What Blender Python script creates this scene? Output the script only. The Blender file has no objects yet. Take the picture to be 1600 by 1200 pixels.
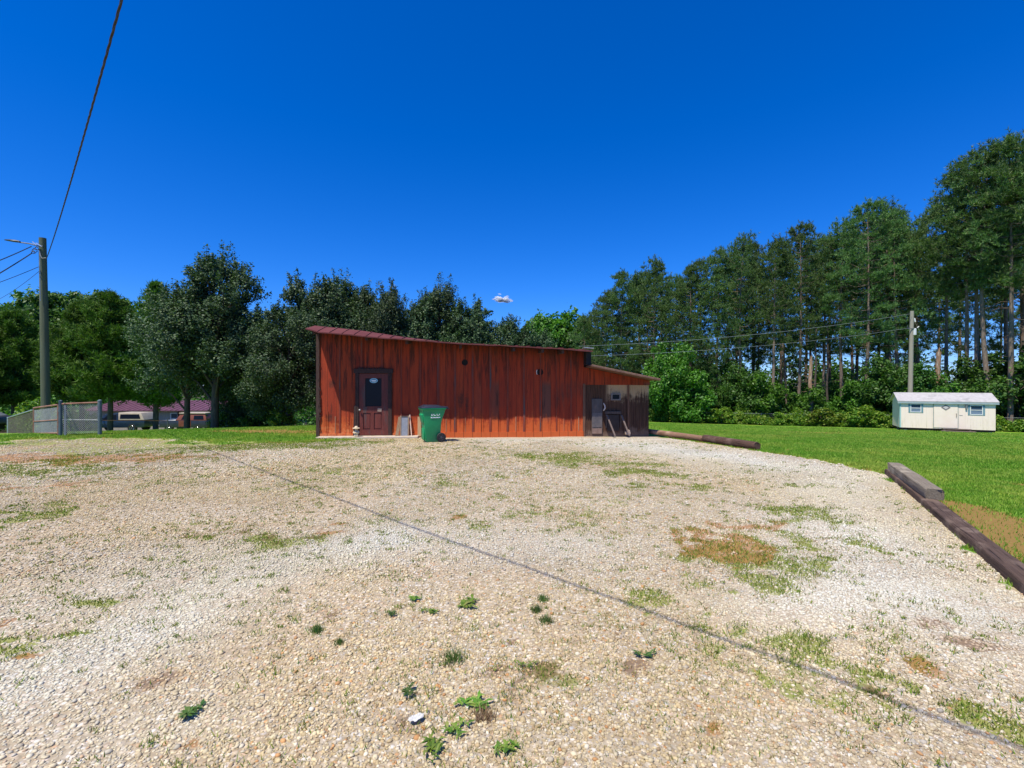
import bpy, bmesh, math, random
import numpy as np
from mathutils import Vector, Matrix

rng = np.random.default_rng(7)
random.seed(7)
R = math.radians
SC = bpy.context.scene
COL = SC.collection
F, CX, CY, EYE = 750.0, 800.0, 600.0, 1.7     # photograph: focal length in pixels, centre, eye height
SUN = Vector((-0.27, -0.345, 0.899)).normalized()

def G(px, py):
    """point of the level yard (z = 0) seen at a pixel of the photograph"""
    d = EYE * F / (py - CY)
    return ((px - CX) / F * d, d)

def at(px, d):
    return (px - CX) / F * d

def zat(py, d):
    return EYE + (CY - py) / F * d

# ---------------------------------------------------------------- noise and terrain
def _hash(ix, iy, seed):
    h = (ix.astype(np.int64) * 374761393 + iy.astype(np.int64) * 668265263 + seed * 974711) & 0x7fffffff
    h = ((h ^ (h >> 13)) * 1274126177) & 0x7fffffff
    h = h ^ (h >> 16)
    return (h & 0xffff) / 65535.0

def vnoise(x, y, seed=0):
    x = np.asarray(x, float); y = np.asarray(y, float)
    ix = np.floor(x); iy = np.floor(y)
    fx = x - ix; fy = y - iy
    fx = fx * fx * (3 - 2 * fx); fy = fy * fy * (3 - 2 * fy)
    a = _hash(ix, iy, seed); b = _hash(ix + 1, iy, seed)
    c = _hash(ix, iy + 1, seed); d = _hash(ix + 1, iy + 1, seed)
    return (a * (1 - fx) + b * fx) * (1 - fy) + (c * (1 - fx) + d * fx) * fy

def fbm(x, y, scale=1.0, seed=0, octv=4):
    s = 0; amp = 1; tot = 0
    x = np.asarray(x, float) * scale; y = np.asarray(y, float) * scale
    for o in range(octv):
        s = s + amp * vnoise(x, y, seed + o * 17); tot += amp
        x = x * 2.03 + 5.1; y = y * 2.03 + 3.7; amp *= .5
    return s / tot

def sstep(a, b, x):
    t = np.clip((np.asarray(x, float) - a) / (b - a), 0, 1)
    return t * t * (3 - 2 * t)

def sp(t, k=1.6):
    return np.where(t / k > 20, t, k * np.log1p(np.exp(np.clip(t / k, -40, 20))))

def H(x, y):
    x = np.asarray(x, float); y = np.asarray(y, float)
    yc = np.minimum(y, 75)
    hr = -.062 * (sp(yc - 15.8)) - .025 * sp(np.minimum(x, 60) - 8, 1.2) * sstep(0, 12, y)
    hl = -.105 * sp(np.minimum(y, 62) - np.clip(16.9 + (x + 17) * .36, 16.6, 20.2), .9)
    w = sstep(-9, 1, x)
    z = hl * (1 - w) + hr * w
    rough = sstep(20, 60, np.hypot(x, y))
    return z + rough * (fbm(x, y, .05, 3) - .5) * .5 + (fbm(x, y, .5, 9, 2) - .5) * .04

def h1(x, y):
    return float(H(np.array([x]), np.array([y]))[0])

# ---------------------------------------------------------------- objects
def link(o, parent=None):
    COL.objects.link(o)
    if parent is not None:
        o.parent = parent
    return o

def thing(name, label, cat, loc=(0, 0, 0), rz=0.0, group=None):
    o = bpy.data.objects.new(name, None)
    o.empty_display_size = .3
    o.location = loc; o.rotation_euler = (0, 0, rz)
    o['label'] = label; o['category'] = cat
    if group: o['group'] = group
    return link(o)

def tag(o, label, cat, group=None):
    o['label'] = label; o['category'] = cat
    if group: o['group'] = group
    return o

class MB:
    """collects vertices and faces for ONE mesh object"""
    def __init__(s): s.v = []; s.f = []; s.m = []
    def add(s, vs, fs, mi=0):
        n = len(s.v); s.v.extend([tuple(p) for p in vs])
        s.f.extend([tuple(i + n for i in f) for f in fs]); s.m.extend([mi] * len(fs))
    def box(s, c, size, rot=None, mi=0):
        hx, hy, hz = size[0] / 2, size[1] / 2, size[2] / 2
        vs = [Vector((x, y, z)) for x in (-hx, hx) for y in (-hy, hy) for z in (-hz, hz)]
        if rot is not None: vs = [rot @ p for p in vs]
        vs = [p + Vector(c) for p in vs]
        s.add(vs, [(0, 1, 3, 2), (4, 6, 7, 5), (0, 4, 5, 1), (2, 3, 7, 6), (0, 2, 6, 4), (1, 5, 7, 3)], mi)
    def b2(s, x0, x1, y0, y1, z0, z1, mi=0):
        s.box(((x0 + x1) / 2, (y0 + y1) / 2, (z0 + z1) / 2), (x1 - x0, y1 - y0, z1 - z0), None, mi)
    def prism(s, poly, y0, y1, mi=0):
        """poly in x,z extruded along y"""
        n = len(poly)
        vs = [(p[0], y0, p[1]) for p in poly] + [(p[0], y1, p[1]) for p in poly]
        fs = [tuple(range(n)), tuple(range(2 * n - 1, n - 1, -1))]
        fs += [(i, i + n, (i + 1) % n + n, (i + 1) % n) for i in range(n)]
        s.add(vs, fs, mi)
    def hexa(s, bottom, top, mi=0):
        s.add(list(bottom) + list(top), [(3, 2, 1, 0), (4, 5, 6, 7)] + [(i, (i + 1) % 4, (i + 1) % 4 + 4, i + 4) for i in range(4)], mi)
    def tube(s, pts, rad, n=8, mi=0, cap=True):
        pts = [Vector(p) for p in pts]
        if not hasattr(rad, '__len__'): rad = [rad] * len(pts)
        vs = []; up = None
        for i, p in enumerate(pts):
            t = (pts[min(i + 1, len(pts) - 1)] - pts[max(i - 1, 0)])
            t = t.normalized() if t.length > 1e-9 else Vector((0, 0, 1))
            if up is None:
                up = Vector((1, 0, 0)) if abs(t.x) < .9 else Vector((0, 1, 0))
            a = (up - t * up.dot(t)).normalized(); up = a; b = t.cross(a)
            for k in range(n):
                an = 2 * math.pi * k / n
                vs.append(p + (a * math.cos(an) + b * math.sin(an)) * rad[i])
        fs = []
        for i in range(len(pts) - 1):
            for k in range(n):
                k2 = (k + 1) % n
                fs.append((i * n + k, i * n + k2, (i + 1) * n + k2, (i + 1) * n + k))
        if cap:
            fs.append(tuple(range(n - 1, -1, -1))); fs.append(tuple((len(pts) - 1) * n + k for k in range(n)))
        s.add(vs, fs, mi)
    def lathe(s, prof, c=(0, 0, 0), n=20, axis='z', mi=0, sx=1, sy=1):
        vs = []
        for r_, z_ in prof:
            for k in range(n):
                an = 2 * math.pi * k / n
                a, b = r_ * math.cos(an) * sx, r_ * math.sin(an) * sy
                if axis == 'z': q = (a, b, z_)
                elif axis == 'y': q = (a, z_, b)
                else: q = (z_, a, b)
                vs.append((q[0] + c[0], q[1] + c[1], q[2] + c[2]))
        fs = []
        m = len(prof)
        for i in range(m - 1):
            for k in range(n):
                k2 = (k + 1) % n
                fs.append((i * n + k, i * n + k2, (i + 1) * n + k2, (i + 1) * n + k))
        fs.append(tuple(range(n - 1, -1, -1))); fs.append(tuple((m - 1) * n + k for k in range(n)))
        s.add(vs, fs, mi)
    def build(s, name, mat, parent=None, smooth=False, bevel=0.0, loc=None):
        me = bpy.data.meshes.new(name)
        me.from_pydata([tuple(p) for p in s.v], [], s.f)
        mats = mat if isinstance(mat, (list, tuple)) else [mat]
        for m_ in mats: me.materials.append(m_)
        if len(mats) > 1: me.polygons.foreach_set('material_index', s.m)
        bm = bmesh.new(); bm.from_mesh(me)
        bmesh.ops.recalc_face_normals(bm, faces=bm.faces)
        if bevel > 0:
            bmesh.ops.bevel(bm, geom=[e for e in bm.edges if e.calc_face_angle(0) > .5], offset=bevel, segments=2, affect='EDGES', profile=.6)
        bm.to_mesh(me); bm.free()
        if smooth:
            me.polygons.foreach_set('use_smooth', [True] * len(me.polygons))
            try: me.set_sharp_from_angle(angle=R(38))
            except Exception: pass
        o = bpy.data.objects.new(name, me)
        if loc is not None: o.location = loc
        return link(o, parent)

def np_mesh(name, verts, faces, mat, smooth=False):
    """fast mesh from numpy: faces is an (n, k) index array"""
    me = bpy.data.meshes.new(name)
    nv, (nf, k) = len(verts), faces.shape
    me.vertices.add(nv); me.vertices.foreach_set('co', np.ascontiguousarray(verts, dtype=np.float32).ravel())
    me.loops.add(nf * k); me.loops.foreach_set('vertex_index', np.ascontiguousarray(faces, dtype=np.int32).ravel())
    me.polygons.add(nf)
    me.polygons.foreach_set('loop_start', np.arange(0, nf * k, k, dtype=np.int32))
    me.polygons.foreach_set('loop_total', np.full(nf, k, dtype=np.int32))
    if smooth: me.polygons.foreach_set('use_smooth', np.ones(nf, dtype=bool))
    me.update(calc_edges=True)
    if mat is not None: me.materials.append(mat)
    return me

def mobj(name, me, parent=None):
    return link(bpy.data.objects.new(name, me), parent)

# ---------------------------------------------------------------- materials
def newmat(name):
    m = bpy.data.materials.new(name); m.use_nodes = True
    nt = m.node_tree; nt.nodes.clear()
    out = nt.nodes.new('ShaderNodeOutputMaterial')
    return m, nt, out

class NT:
    """tiny node helper"""
    def __init__(s, nt): s.nt = nt
    def n(s, typ, **kw):
        nd = s.nt.nodes.new(typ)
        ins = kw.pop('ins', {})
        for k, v in kw.items(): setattr(nd, k, v)
        for k, v in ins.items():
            if isinstance(v, bpy.types.NodeSocket): s.nt.links.new(v, nd.inputs[k])
            else: nd.inputs[k].default_value = v
        return nd
    def link(s, a, b): s.nt.links.new(a, b)
    def math(s, op, a, b=None, c=None, clamp=False):
        nd = s.n('ShaderNodeMath', operation=op); nd.use_clamp = clamp
        for i, v in enumerate((a, b, c)):
            if v is None: continue
            if isinstance(v, bpy.types.NodeSocket): s.link(v, nd.inputs[i])
            else: nd.inputs[i].default_value = v
        return nd.outputs[0]
    def mix(s, f, a, b, blend='MIX'):
        nd = s.n('ShaderNodeMix', data_type='RGBA', blend_type=blend)
        for sock, v in ((nd.inputs[0], f), (nd.inputs[6], a), (nd.inputs[7], b)):
            if isinstance(v, bpy.types.NodeSocket): s.link(v, sock)
            else: sock.default_value = v if not isinstance(v, tuple) or len(v) == 4 else (*v, 1)
        return nd.outputs[2]
    def ramp(s, fac, stops, interp='LINEAR'):
        nd = s.n('ShaderNodeValToRGB'); cr = nd.color_ramp; cr.interpolation = interp
        while len(cr.elements) < len(stops): cr.elements.new(.5)
        for e, (p, c) in zip(cr.elements, stops):
            e.position = p; e.color = (*c, 1) if len(c) == 3 else c
        s.link(fac, nd.inputs[0]); return nd.outputs[0]
    def noise(s, vec, scale, detail=4, rough=.55, dist=0.0):
        nd = s.n('ShaderNodeTexNoise', ins={'Scale': scale, 'Detail': detail, 'Roughness': rough, 'Distortion': dist})
        if vec is not None: s.link(vec, nd.inputs['Vector'])
        return nd.outputs['Fac']
    def coords(s, scale=(1, 1, 1), kind='Object', loc=(0, 0, 0)):
        tc = s.n('ShaderNodeTexCoord')
        mp = s.n('ShaderNodeMapping'); mp.inputs['Scale'].default_value = scale; mp.inputs['Location'].default_value = loc
        s.link(tc.outputs[kind], mp.inputs[0]); return mp.outputs[0]
    def smooth(s, x, a, b):
        nd = s.n('ShaderNodeMapRange', interpolation_type='SMOOTHSTEP')
        s.link(x, nd.inputs[0]); nd.inputs[1].default_value = a; nd.inputs[2].default_value = b
        return nd.outputs[0]
    def bump(s, h, strength, dist):
        nd = s.n('ShaderNodeBump', ins={'Strength': strength, 'Distance': dist}); s.link(h, nd.inputs['Height']); return nd.outputs[0]

def noisy(name, c1, c2, scale=6, rough=.7, bump=.2, bdist=.01, stretch=(1, 1, 1), metal=0, spec=.4, detail=6, c3=None, kind='Object'):
    m, nt, out = newmat(name); N = NT(nt)
    v = N.coords(stretch, kind)
    f = N.noise(v, scale, detail, .6)
    col = N.ramp(f, [(.3, c1), (.7, c2)])
    if c3 is not None:
        g = N.noise(v, scale * .35, 5, .65)
        col = N.mix(N.smooth(g, .52, .68), col, c3)
    p = N.n('ShaderNodeBsdfPrincipled', ins={'Roughness': rough, 'Metallic': metal, 'Specular IOR Level': spec})
    N.link(col, p.inputs['Base Color'])
    if bump: N.link(N.bump(f, bump, bdist), p.inputs['Normal'])
    N.link(p.outputs[0], out.inputs[0]); return m

def glass_dark(name, col=(.012, .016, .02), rough=.08):
    m, nt, out = newmat(name); N = NT(nt)
    f = N.noise(N.coords(), 3, 3)
    p = N.n('ShaderNodeBsdfPrincipled', ins={'Base Color': (*col, 1), 'Specular IOR Level': .22})
    N.link(N.math('MULTIPLY_ADD', f, .12, rough), p.inputs['Roughness'])
    N.link(p.outputs[0], out.inputs[0]); return m

def leafmat(name, cols, rough=.5, trans=.25, spec=.4, tcol=None, patch=None):
    m, nt, out = newmat(name); N = NT(nt)
    g = N.n('ShaderNodeNewGeometry')
    k = len(cols)
    col = N.ramp(g.outputs['Random Per Island'], [(i / max(1, k - 1), c) for i, c in enumerate(cols)])
    if patch is not None:
        co = N.coords(); a = N.noise(co, .45, 5, .6); b = N.noise(co, 2.6, 4, .65)
        col = N.mix(N.math('MULTIPLY', N.smooth(N.math('MULTIPLY_ADD', b, .6, N.math('MULTIPLY', a, .7)), .55, .85), .8), col, patch)
    oi = N.n('ShaderNodeObjectInfo')
    hs = N.n('ShaderNodeHueSaturation')
    N.link(N.math('MULTIPLY_ADD', oi.outputs['Random'], .03, .485), hs.inputs['Hue'])
    N.link(N.math('MULTIPLY_ADD', oi.outputs['Random'], .5, .78), hs.inputs['Value'])
    N.link(col, hs.inputs['Color'])
    col = hs.outputs[0]
    p = N.n('ShaderNodeBsdfPrincipled', ins={'Roughness': rough, 'Specular IOR Level': spec})
    N.link(col, p.inputs['Base Color'])
    t = N.n('ShaderNodeBsdfTranslucent')
    tc = N.mix(1.0, col, (*(tcol or (1.3, 1.5, .5)), 1), 'MULTIPLY'); N.link(tc, t.inputs[0])
    mx = N.n('ShaderNodeMixShader', ins={0: trans}); N.link(p.outputs[0], mx.inputs[1]); N.link(t.outputs[0], mx.inputs[2])
    N.link(mx.outputs[0], out.inputs[0]); return m
# ---------------------------------------------------------------- the yard: masks in metres on the ground
_pl = [(0, 692), (60, 684), (130, 683), (200, 685), (300, 690), (390, 692), (485, 689)]
POLY = [(-40, 13.4), (-25, 13.7)] + [G(*p) for p in _pl] + [(-5.6, 15.5), (4.75, 16.55), (5.4, 14.9), (6.3, 12.35), (6.97, 10.5), (7.16, 8.98), (4.32, 4.05), (1.6, -.67), (.2, -8), (-40, -8)]
POLY = np.array(POLY)

def sdist(x, y):
    """signed distance to the gravel polygon, negative inside"""
    x = np.asarray(x, float); y = np.asarray(y, float)
    d2 = np.full(x.shape, 1e18); inside = np.zeros(x.shape, bool)
    n = len(POLY)
    for i in range(n):
        ax, ay = POLY[i]; bx, by = POLY[(i + 1) % n]
        ex, ey = bx - ax, by - ay
        t = np.clip(((x - ax) * ex + (y - ay) * ey) / (ex * ex + ey * ey), 0, 1)
        d2 = np.minimum(d2, (x - ax - t * ex) ** 2 + (y - ay - t * ey) ** 2)
        c = (ay > y) != (by > y)
        xi = ax + (y - ay) / (by - ay if abs(by - ay) > 1e-9 else 1e-9) * ex
        inside ^= c & (x < xi)
    d = np.sqrt(d2)
    return np.where(inside, -d, d)

def ell(x, y, px, py, rx, ry, ang=0.0):
    cx, cy = G(px, py)
    c, s = math.cos(ang), math.sin(ang)
    dx, dy = x - cx, y - cy
    u = (dx * c + dy * s) / rx; v = (-dx * s + dy * c) / ry
    return np.exp(-(u * u + v * v) * 1.2)

WEEDY = [(1170, 860, 1.3, .95, .2, .62), (1260, 830, 1.0, .5, 0, .5), (920, 722, 2.0, .8, -.2, .55), (880, 712, 1.7, .75, -.15, .85), (1000, 738, .9, .45, 0, .7), (1092, 760, .45, .3, 0, .95), (965, 760, .45, .16, 0, .8), (815, 749, .26, .12, 0, .8),
         (1150, 845, .9, .6, .2, .6), (1205, 905, .55, .42, .3, .8), (1300, 872, .5, .24, .1, .85), (1190, 850, .5, .3, 0, .8), (1240, 800, .6, .35, 0, .7), (1330, 836, .3, .1, -.2, .95),
         (1275, 846, .28, .1, 0, .95), (1180, 985, .35, .10, -.5, .75), (1080, 950, .25, .12, -.5, .6), (1310, 1025, .28, .1, -.5, .8), (1360, 1060, .25, .08, -.6, .7),
         (1570, 1150, .3, .22, 0, .9), (1000, 1090, .9, .5, 0, .5), (850, 1110, .4, .3, 0, .55), (1200, 1100, .7, .4, 0, .5), (900, 960, .8, .6, 0, .3), (1100, 1000, .8, .5, 0, .45), (1400, 1000, .6, .5, 0, .3), (440, 842, .85, .34, .2, .62), (355, 848, .4, .2, 0, .5),
         (150, 936, .3, .06, .2, .95), (190, 955, .6, .2, 0, .4), (10, 972, .2, .07, 0, .9), (22, 1030, .18, .06, 0, .9), (75, 1005, .18, .05, .2, .9), (95, 793, .5, .12, 0, .9),
         (20, 808, .8, .2, 0, .8), (40, 735, 2.6, 1.2, 0, .7), (230, 700, 4.2, 1.2, 0, .9), (420, 697, 2.8, .9, 0, .95), (60, 693, 3.0, .6, 0, .7), (100, 725, 3.5, 1.0, 0, .55), (700, 700, 2.2, .6, 0, .35),
         (560, 690, 1.0, .25, 0, .9), (620, 688, .8, .2, 0, .5), (640, 775, .4, .15, 0, .4), (520, 740, 3.0, 1.6, 0, .3), (1210, 735, 1.1, .2, 0, .5), (1270, 765, .5, .25, 0, .4), (700, 740, 3.2, 1.4, 0, .34), (850, 800, 2.0, 1.0, 0, .3), (300, 820, 2.0, 1.0, 0, .22)]
ORANGE = [(1120, 840, .9, .5, 0, .5), (1010, 830, .5, .3, 0, .35), (1130, 1150, .5, .25, 0, .3), (1500, 1050, .6, .3, 0, .35), (1125, 855, .55, .22, 0, 1.0), (1150, 818, .5, .26, 0, 1.0), (1060, 880, .5, .2, 0, .45), (120, 716, 3.2, .8, 0, .95), (30, 760, 1.6, .5, 0, .6), (25, 985, .22, .06, 0, .9), (40, 1035, .16, .04, 0, .8),
          (690, 798, .3, .12, 0, .7), (500, 828, .3, .1, 0, .7), (1555, 905, .35, .12, -1.0, .35), (310, 1120, .1, .03, 0, .6)]
BROWN = [(950, 1010, .22, .12, -.6, .9), (985, 1050, .2, .08, -.4, .9), (880, 1000, .6, .4, 0, .6), (800, 1080, .5, .3, 0, .5), (620, 1120, .6, .3, 0, .35), (560, 960, .8, .4, 0, .4), (300, 900, .8, .3, 0, .45), (1530, 1000, .35, .1, -.7, .9), (1570, 1030, .35, .12, -.6, .8), (1360, 1090, .16, .06, -.5, .9),
         (1530, 945, .35, .1, -.6, .6), (270, 1085, .25, .07, .2, .5), (240, 950, .5, .2, 0, .6), (330, 930, .5, .2, 0, .5), (430, 835, 1.1, .4, 0, .5), (1250, 850, .9, .4, 0, .4), (1370, 780, .5, .06, 0, .6),
         (1290, 742, .6, .06, 0, .5), (740, 800, .4, .1, 0, .4), (860, 1130, .2, .05, 0, .6), (540, 915, .4, .12, 0, .4)]
PALE = [(G(-60, 1100), G(250, 975), .55, 1.0), (G(250, 975), G(430, 880), .62, 1.0), (G(430, 880), G(600, 838), .6, 1.0), (G(60, 960), G(330, 880), .8, .55), (G(600, 838), G(900, 850), .6, .5), ((6.2, 9.6), (3.2, 4.0), 1.0, .75),
        (G(1000, 697), G(1300, 740), 1.5, .85), ((-1, 15), (5, 15.5), .8, .6), (G(1200, 960), G(1400, 900), .5, .7), (G(20, 1180), G(300, 1120), .35, .4)]

def capsule(x, y, a, b, w):
    ex, ey = b[0] - a[0], b[1] - a[1]
    t = np.clip(((x - a[0]) * ex + (y - a[1]) * ey) / (ex * ex + ey * ey), 0, 1)
    d2 = (x - a[0] - t * ex) ** 2 + (y - a[1] - t * ey) ** 2
    return np.exp(-d2 / (w * w))

def masks(x, y):
    x = np.asarray(x, float); y = np.asarray(y, float)
    d = sdist(x, y)
    n1 = fbm(x, y, 1.1, 21, 5); n2 = fbm(x, y, 3.2, 33, 4); n3 = fbm(x, y, .35, 41, 4)
    tl = sstep(2, -6, x)
    lawn = sstep(-.15 - .7 * tl, .15 + .6 * tl, d + (n1 - .5) * (.5 + 2.6 * tl) + (n2 - .5) * .6)
    wx = x + (fbm(x, y, 1.3, 61, 4) - .5) * 1.5 + (n2 - .5) * .5; wy = y + (fbm(x, y, 1.3, 67, 4) - .5) * 1.5 + (fbm(x, y, 3.2, 69, 3) - .5) * .5
    ks = np.clip(np.hypot(x, y) / 7, .25, 1); wx = x + (wx - x) * ks; wy = y + (wy - y) * ks
    weed = np.zeros_like(d); orange = np.zeros_like(d); brown = np.zeros_like(d); pale = np.zeros_like(d)
    for px, py, rx, ry, an, st in WEEDY: weed = np.maximum(weed, st * ell(wx, wy, px, py, rx * 1.1, ry * 1.1, an))
    for px, py, rx, ry, an, st in ORANGE: orange = np.maximum(orange, st * ell(wx, wy, px, py, rx * 1.1, ry * 1.1, an))
    for px, py, rx, ry, an, st in BROWN: brown = np.maximum(brown, st * ell(wx, wy, px, py, rx * 1.1, ry * 1.1, an))
    for a, b, w, st in PALE: pale = np.maximum(pale, st * capsule(x, y, a, b, w))
    n4 = fbm(x, y, 9.0, 57, 3)
    weed = np.maximum(weed, .95 * tl * np.exp(-((d + .5) / .9) ** 2) * sstep(-.2, -8, x))
    weed = sstep(.25, 1.15, weed * 1.35 + (n2 - .5) * 1.2 + (n1 - .5) * .7 + (n4 - .5) * 1.1) * sstep(.02, .22, weed)
    orange = sstep(.28, .9, orange * 1.15 + (n2 - .5) * 1.0 + (n4 - .5) * .9) * sstep(.04, .3, orange)
    brown = sstep(.25, .95, brown + (n2 - .5) * 1.0 + (n4 - .5) * .9) * sstep(.04, .3, brown)
    # bare and dry soil in the lawn: beside the timber, the track left of the barn, dry patches far right
    bare = np.zeros_like(d)
    bare = np.maximum(bare, 1.0 * capsule(x, y, (6.25, 6.6), (4.55, 3.5), .5))
    bare = np.maximum(bare, .95 * capsule(x, y, (-10.4, 17.4), (-6.3, 17.0), .75))
    bare = np.maximum(bare, .55 * capsule(x, y, (7.2, 12.6), (8.3, 12.3), .4))
    for cx, cy, rx, ry, st in ((14, 22, 3, 1.2, .9), (18, 24, 3.5, 1.2, .9), (10, 17, 2, .5, .7), (26, 22, 3, 1, .7), (9, 8.2, .9, .25, .6), (13, 14, 2.5, .5, .45), (22, 18, 3, 1, .5), (24, 27, 5, 1, .5), (8.2, 7.2, .8, .2, .6), (12, 10.5, 1.6, .3, .4), (17, 13, 3, 1, .4)):
        bare = np.maximum(bare, st * np.exp(-((x - cx) / rx) ** 2 - ((y - cy) / ry) ** 2))
    bare = np.maximum(bare, .5 * np.exp(-((d - .05) / .28) ** 2))
    bare = sstep(.25, .95, bare + (n1 - .5) * .7 + (n2 - .5) * .7 + (n4 - .5) * .5) * sstep(.05, .3, bare)
    return lawn, weed, orange, np.clip(pale * (.80 + .7 * (n1 - .3)), 0, 1), brown, bare, n3

# ground sheet on a graded grid
def graded(a, b, step, far, g=1.07):
    mid = list(np.arange(a, b + 1e-6, step)); s = step; hi = []; v = b
    while v < far: s *= g; v += s; hi.append(v)
    s = step; lo = []; v = a
    while v > -far: s *= g; v -= s; lo.append(v)
    return np.array(lo[::-1] + mid + hi)

gx = graded(-18, 13, .09, 700); gy = graded(-2.5, 19, .09, 800)
GX, GY = np.meshgrid(gx, gy)
X_, Y_ = GX.ravel(), GY.ravel()
Z_ = H(X_, Y_)
near = np.exp(-(np.hypot(X_, Y_) / 9) ** 2)
LA, WE, OR, PA, BR, BA, N3 = masks(X_, Y_)
Z_ += near * ((fbm(X_, Y_, 2.2, 71, 3) - .5) * .035 - PA * .012)
nx_, ny_ = len(gx), len(gy)
ii = np.arange((nx_) * (ny_)).reshape(ny_, nx_)
quads = np.stack([ii[:-1, :-1], ii[:-1, 1:], ii[1:, 1:], ii[1:, :-1]], -1).reshape(-1, 4)
fl = LA[quads].mean(1)

def ground_mat():
    m, nt, out = newmat('ground_soil'); N = NT(nt)
    A = N.n('ShaderNodeAttribute', attribute_name='cover'); B = N.n('ShaderNodeAttribute', attribute_name='tone')
    a = N.n('ShaderNodeSeparateColor'); N.link(A.outputs['Color'], a.inputs[0])
    b = N.n('ShaderNodeSeparateColor'); N.link(B.outputs['Color'], b.inputs[0])
    co = N.coords((1, 1, 1))
    # gravel: cells of stone, two sizes
    vo = N.n('ShaderNodeTexVoronoi', ins={'Scale': 34.0, 'Randomness': 1.0}); N.link(co, vo.inputs['Vector'])
    vs = N.n('ShaderNodeSeparateColor'); N.link(vo.outputs['Color'], vs.inputs[0])
    stone = N.ramp(vs.outputs[0], [(0, (.30, .235, .165)), (.18, (.43, .34, .235)), (.42, (.55, .455, .33)), (.62, (.60, .53, .42)), (.8, (.66, .61, .54)), (.9, (.42, .405, .385)), (.96, (.50, .28, .13)), (1, (.66, .65, .63))])
    f1 = N.noise(co, .9, 6, .62); f2 = N.noise(co, 5.0, 6, .65)
    stone = N.mix(N.smooth(f1, .42, .68), stone, N.mix(1, stone, (1.0, .86, .72), 'MULTIPLY'))
    stone = N.mix(N.math('MULTIPLY', b.outputs[0], .85), stone, N.mix(.6, stone, (.64, .655, .615)))
    gap = N.smooth(vo.outputs['Distance'], .26, .55)
    soil = N.mix(f2, (.23, .175, .11), (.40, .33, .225))
    gravel = N.mix(N.math('MULTIPLY', gap, .75), stone, soil)
    # weeds, orange earth, brown leaf litter
    en = N.noise(co, 22, 4, .7)
    wd = N.smooth(N.math('ADD', a.outputs[1], N.math('MULTIPLY_ADD', en, 1.0, -.5)), .35, .62)
    wcol = N.mix(f2, (.14, .19, .025), (.29, .29, .065))
    gravel = N.mix(N.math('MULTIPLY', wd, .8), gravel, wcol)
    og = N.smooth(N.math('ADD', a.outputs[2], N.math('MULTIPLY_ADD', en, .9, -.45)), .3, .6)
    gravel = N.mix(N.math('MULTIPLY', og, .75), gravel, N.mix(f2, (.24, .10, .025), (.36, .18, .06)))
    bw = N.smooth(N.math('ADD', b.outputs[1], N.math('MULTIPLY_ADD', en, .9, -.45)), .35, .65)
    gravel = N.mix(N.math('MULTIPLY', bw, .75), gravel, (.16, .095, .055))
    # lawn
    g1 = N.noise(co, .45, 6, .6); g2 = N.noise(co, 26, 5, .75); g3 = N.noise(N.coords((1, 1, 1), 'Object', (7, 3, 0)), 2.6, 5, .65)
    grass = N.ramp(g2, [(.25, (.07, .18, .014)), (.5, (.12, .265, .018)), (.75, (.20, .34, .035))])
    grass = N.mix(N.smooth(g1, .46, .66), grass, N.mix(1, grass, (1.7, 1.1, 1.2), 'MULTIPLY'))
    grass = N.mix(N.math('MULTIPLY', N.smooth(g3, .5, .72), .45), grass, (.26, .34, .06))
    ba = N.smooth(N.math('ADD', b.outputs[2], N.math('MULTIPLY_ADD', g2, .7, -.35)), .18, .5)
    dry = N.mix(g2, (.19, .08, .025), (.33, .18, .07))
    grass = N.mix(N.math('MULTIPLY', ba, .85), grass, dry)
    sxy = N.n('ShaderNodeSeparateXYZ'); N.link(co, sxy.inputs[0]); fl2 = N.n('ShaderNodeVectorMath', operation='LENGTH'); N.link(co, fl2.inputs[0])
    grass = N.mix(N.smooth(N.math('ADD', fl2.outputs['Value'], N.math('MULTIPLY', g1, 14.0)), 62.0, 72.0), grass, N.mix(g2, (.045, .038, .022), (.10, .085, .05)))
    lw = N.smooth(N.math('ADD', a.outputs[0], N.math('MULTIPLY_ADD', en, .8, -.4)), .35, .65)
    col = N.mix(lw, gravel, grass)
    # height: stones in the gravel, soft tufts in the grass
    hs = N.math('SUBTRACT', 1.0, vo.outputs['Distance'])
    bst = N.bump(hs, .75, .012)
    hb = N.n('ShaderNodeBump', ins={'Strength': .5, 'Distance': .03}); N.link(g2, hb.inputs['Height'])
    nm = N.n('ShaderNodeMix', data_type='VECTOR'); N.link(lw, nm.inputs[0]); N.link(bst, nm.inputs[4]); N.link(hb.outputs[0], nm.inputs[5])
    p = N.n('ShaderNodeBsdfPrincipled', ins={'Roughness': .9, 'Specular IOR Level': .2})
    N.link(col, p.inputs['Base Color']); N.link(nm.outputs[1], p.inputs['Normal'])
    N.link(p.outputs[0], out.inputs[0]); return m

GM = ground_mat()

def ground_part(name, sel):
    q = quads[sel]; used, inv = np.unique(q, return_inverse=True)
    v = np.stack([X_[used], Y_[used], Z_[used]], 1)
    me = np_mesh(name, v, inv.reshape(-1, 4), GM, True)
    for nm, chans in (('cover', (LA, WE, OR)), ('tone', (PA, BR, BA))):
        at_ = me.attributes.new(nm, 'FLOAT_COLOR', 'POINT')
        c = np.ones((len(used), 4), np.float32)
        for k in range(3): c[:, k] = chans[k][used]
        at_.data.foreach_set('color', c.ravel())
    o = mobj(name, me); o['kind'] = 'structure'; return o

ground_part('gravel_yard', fl < .5)
ground_part('lawn', fl >= .5)

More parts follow.
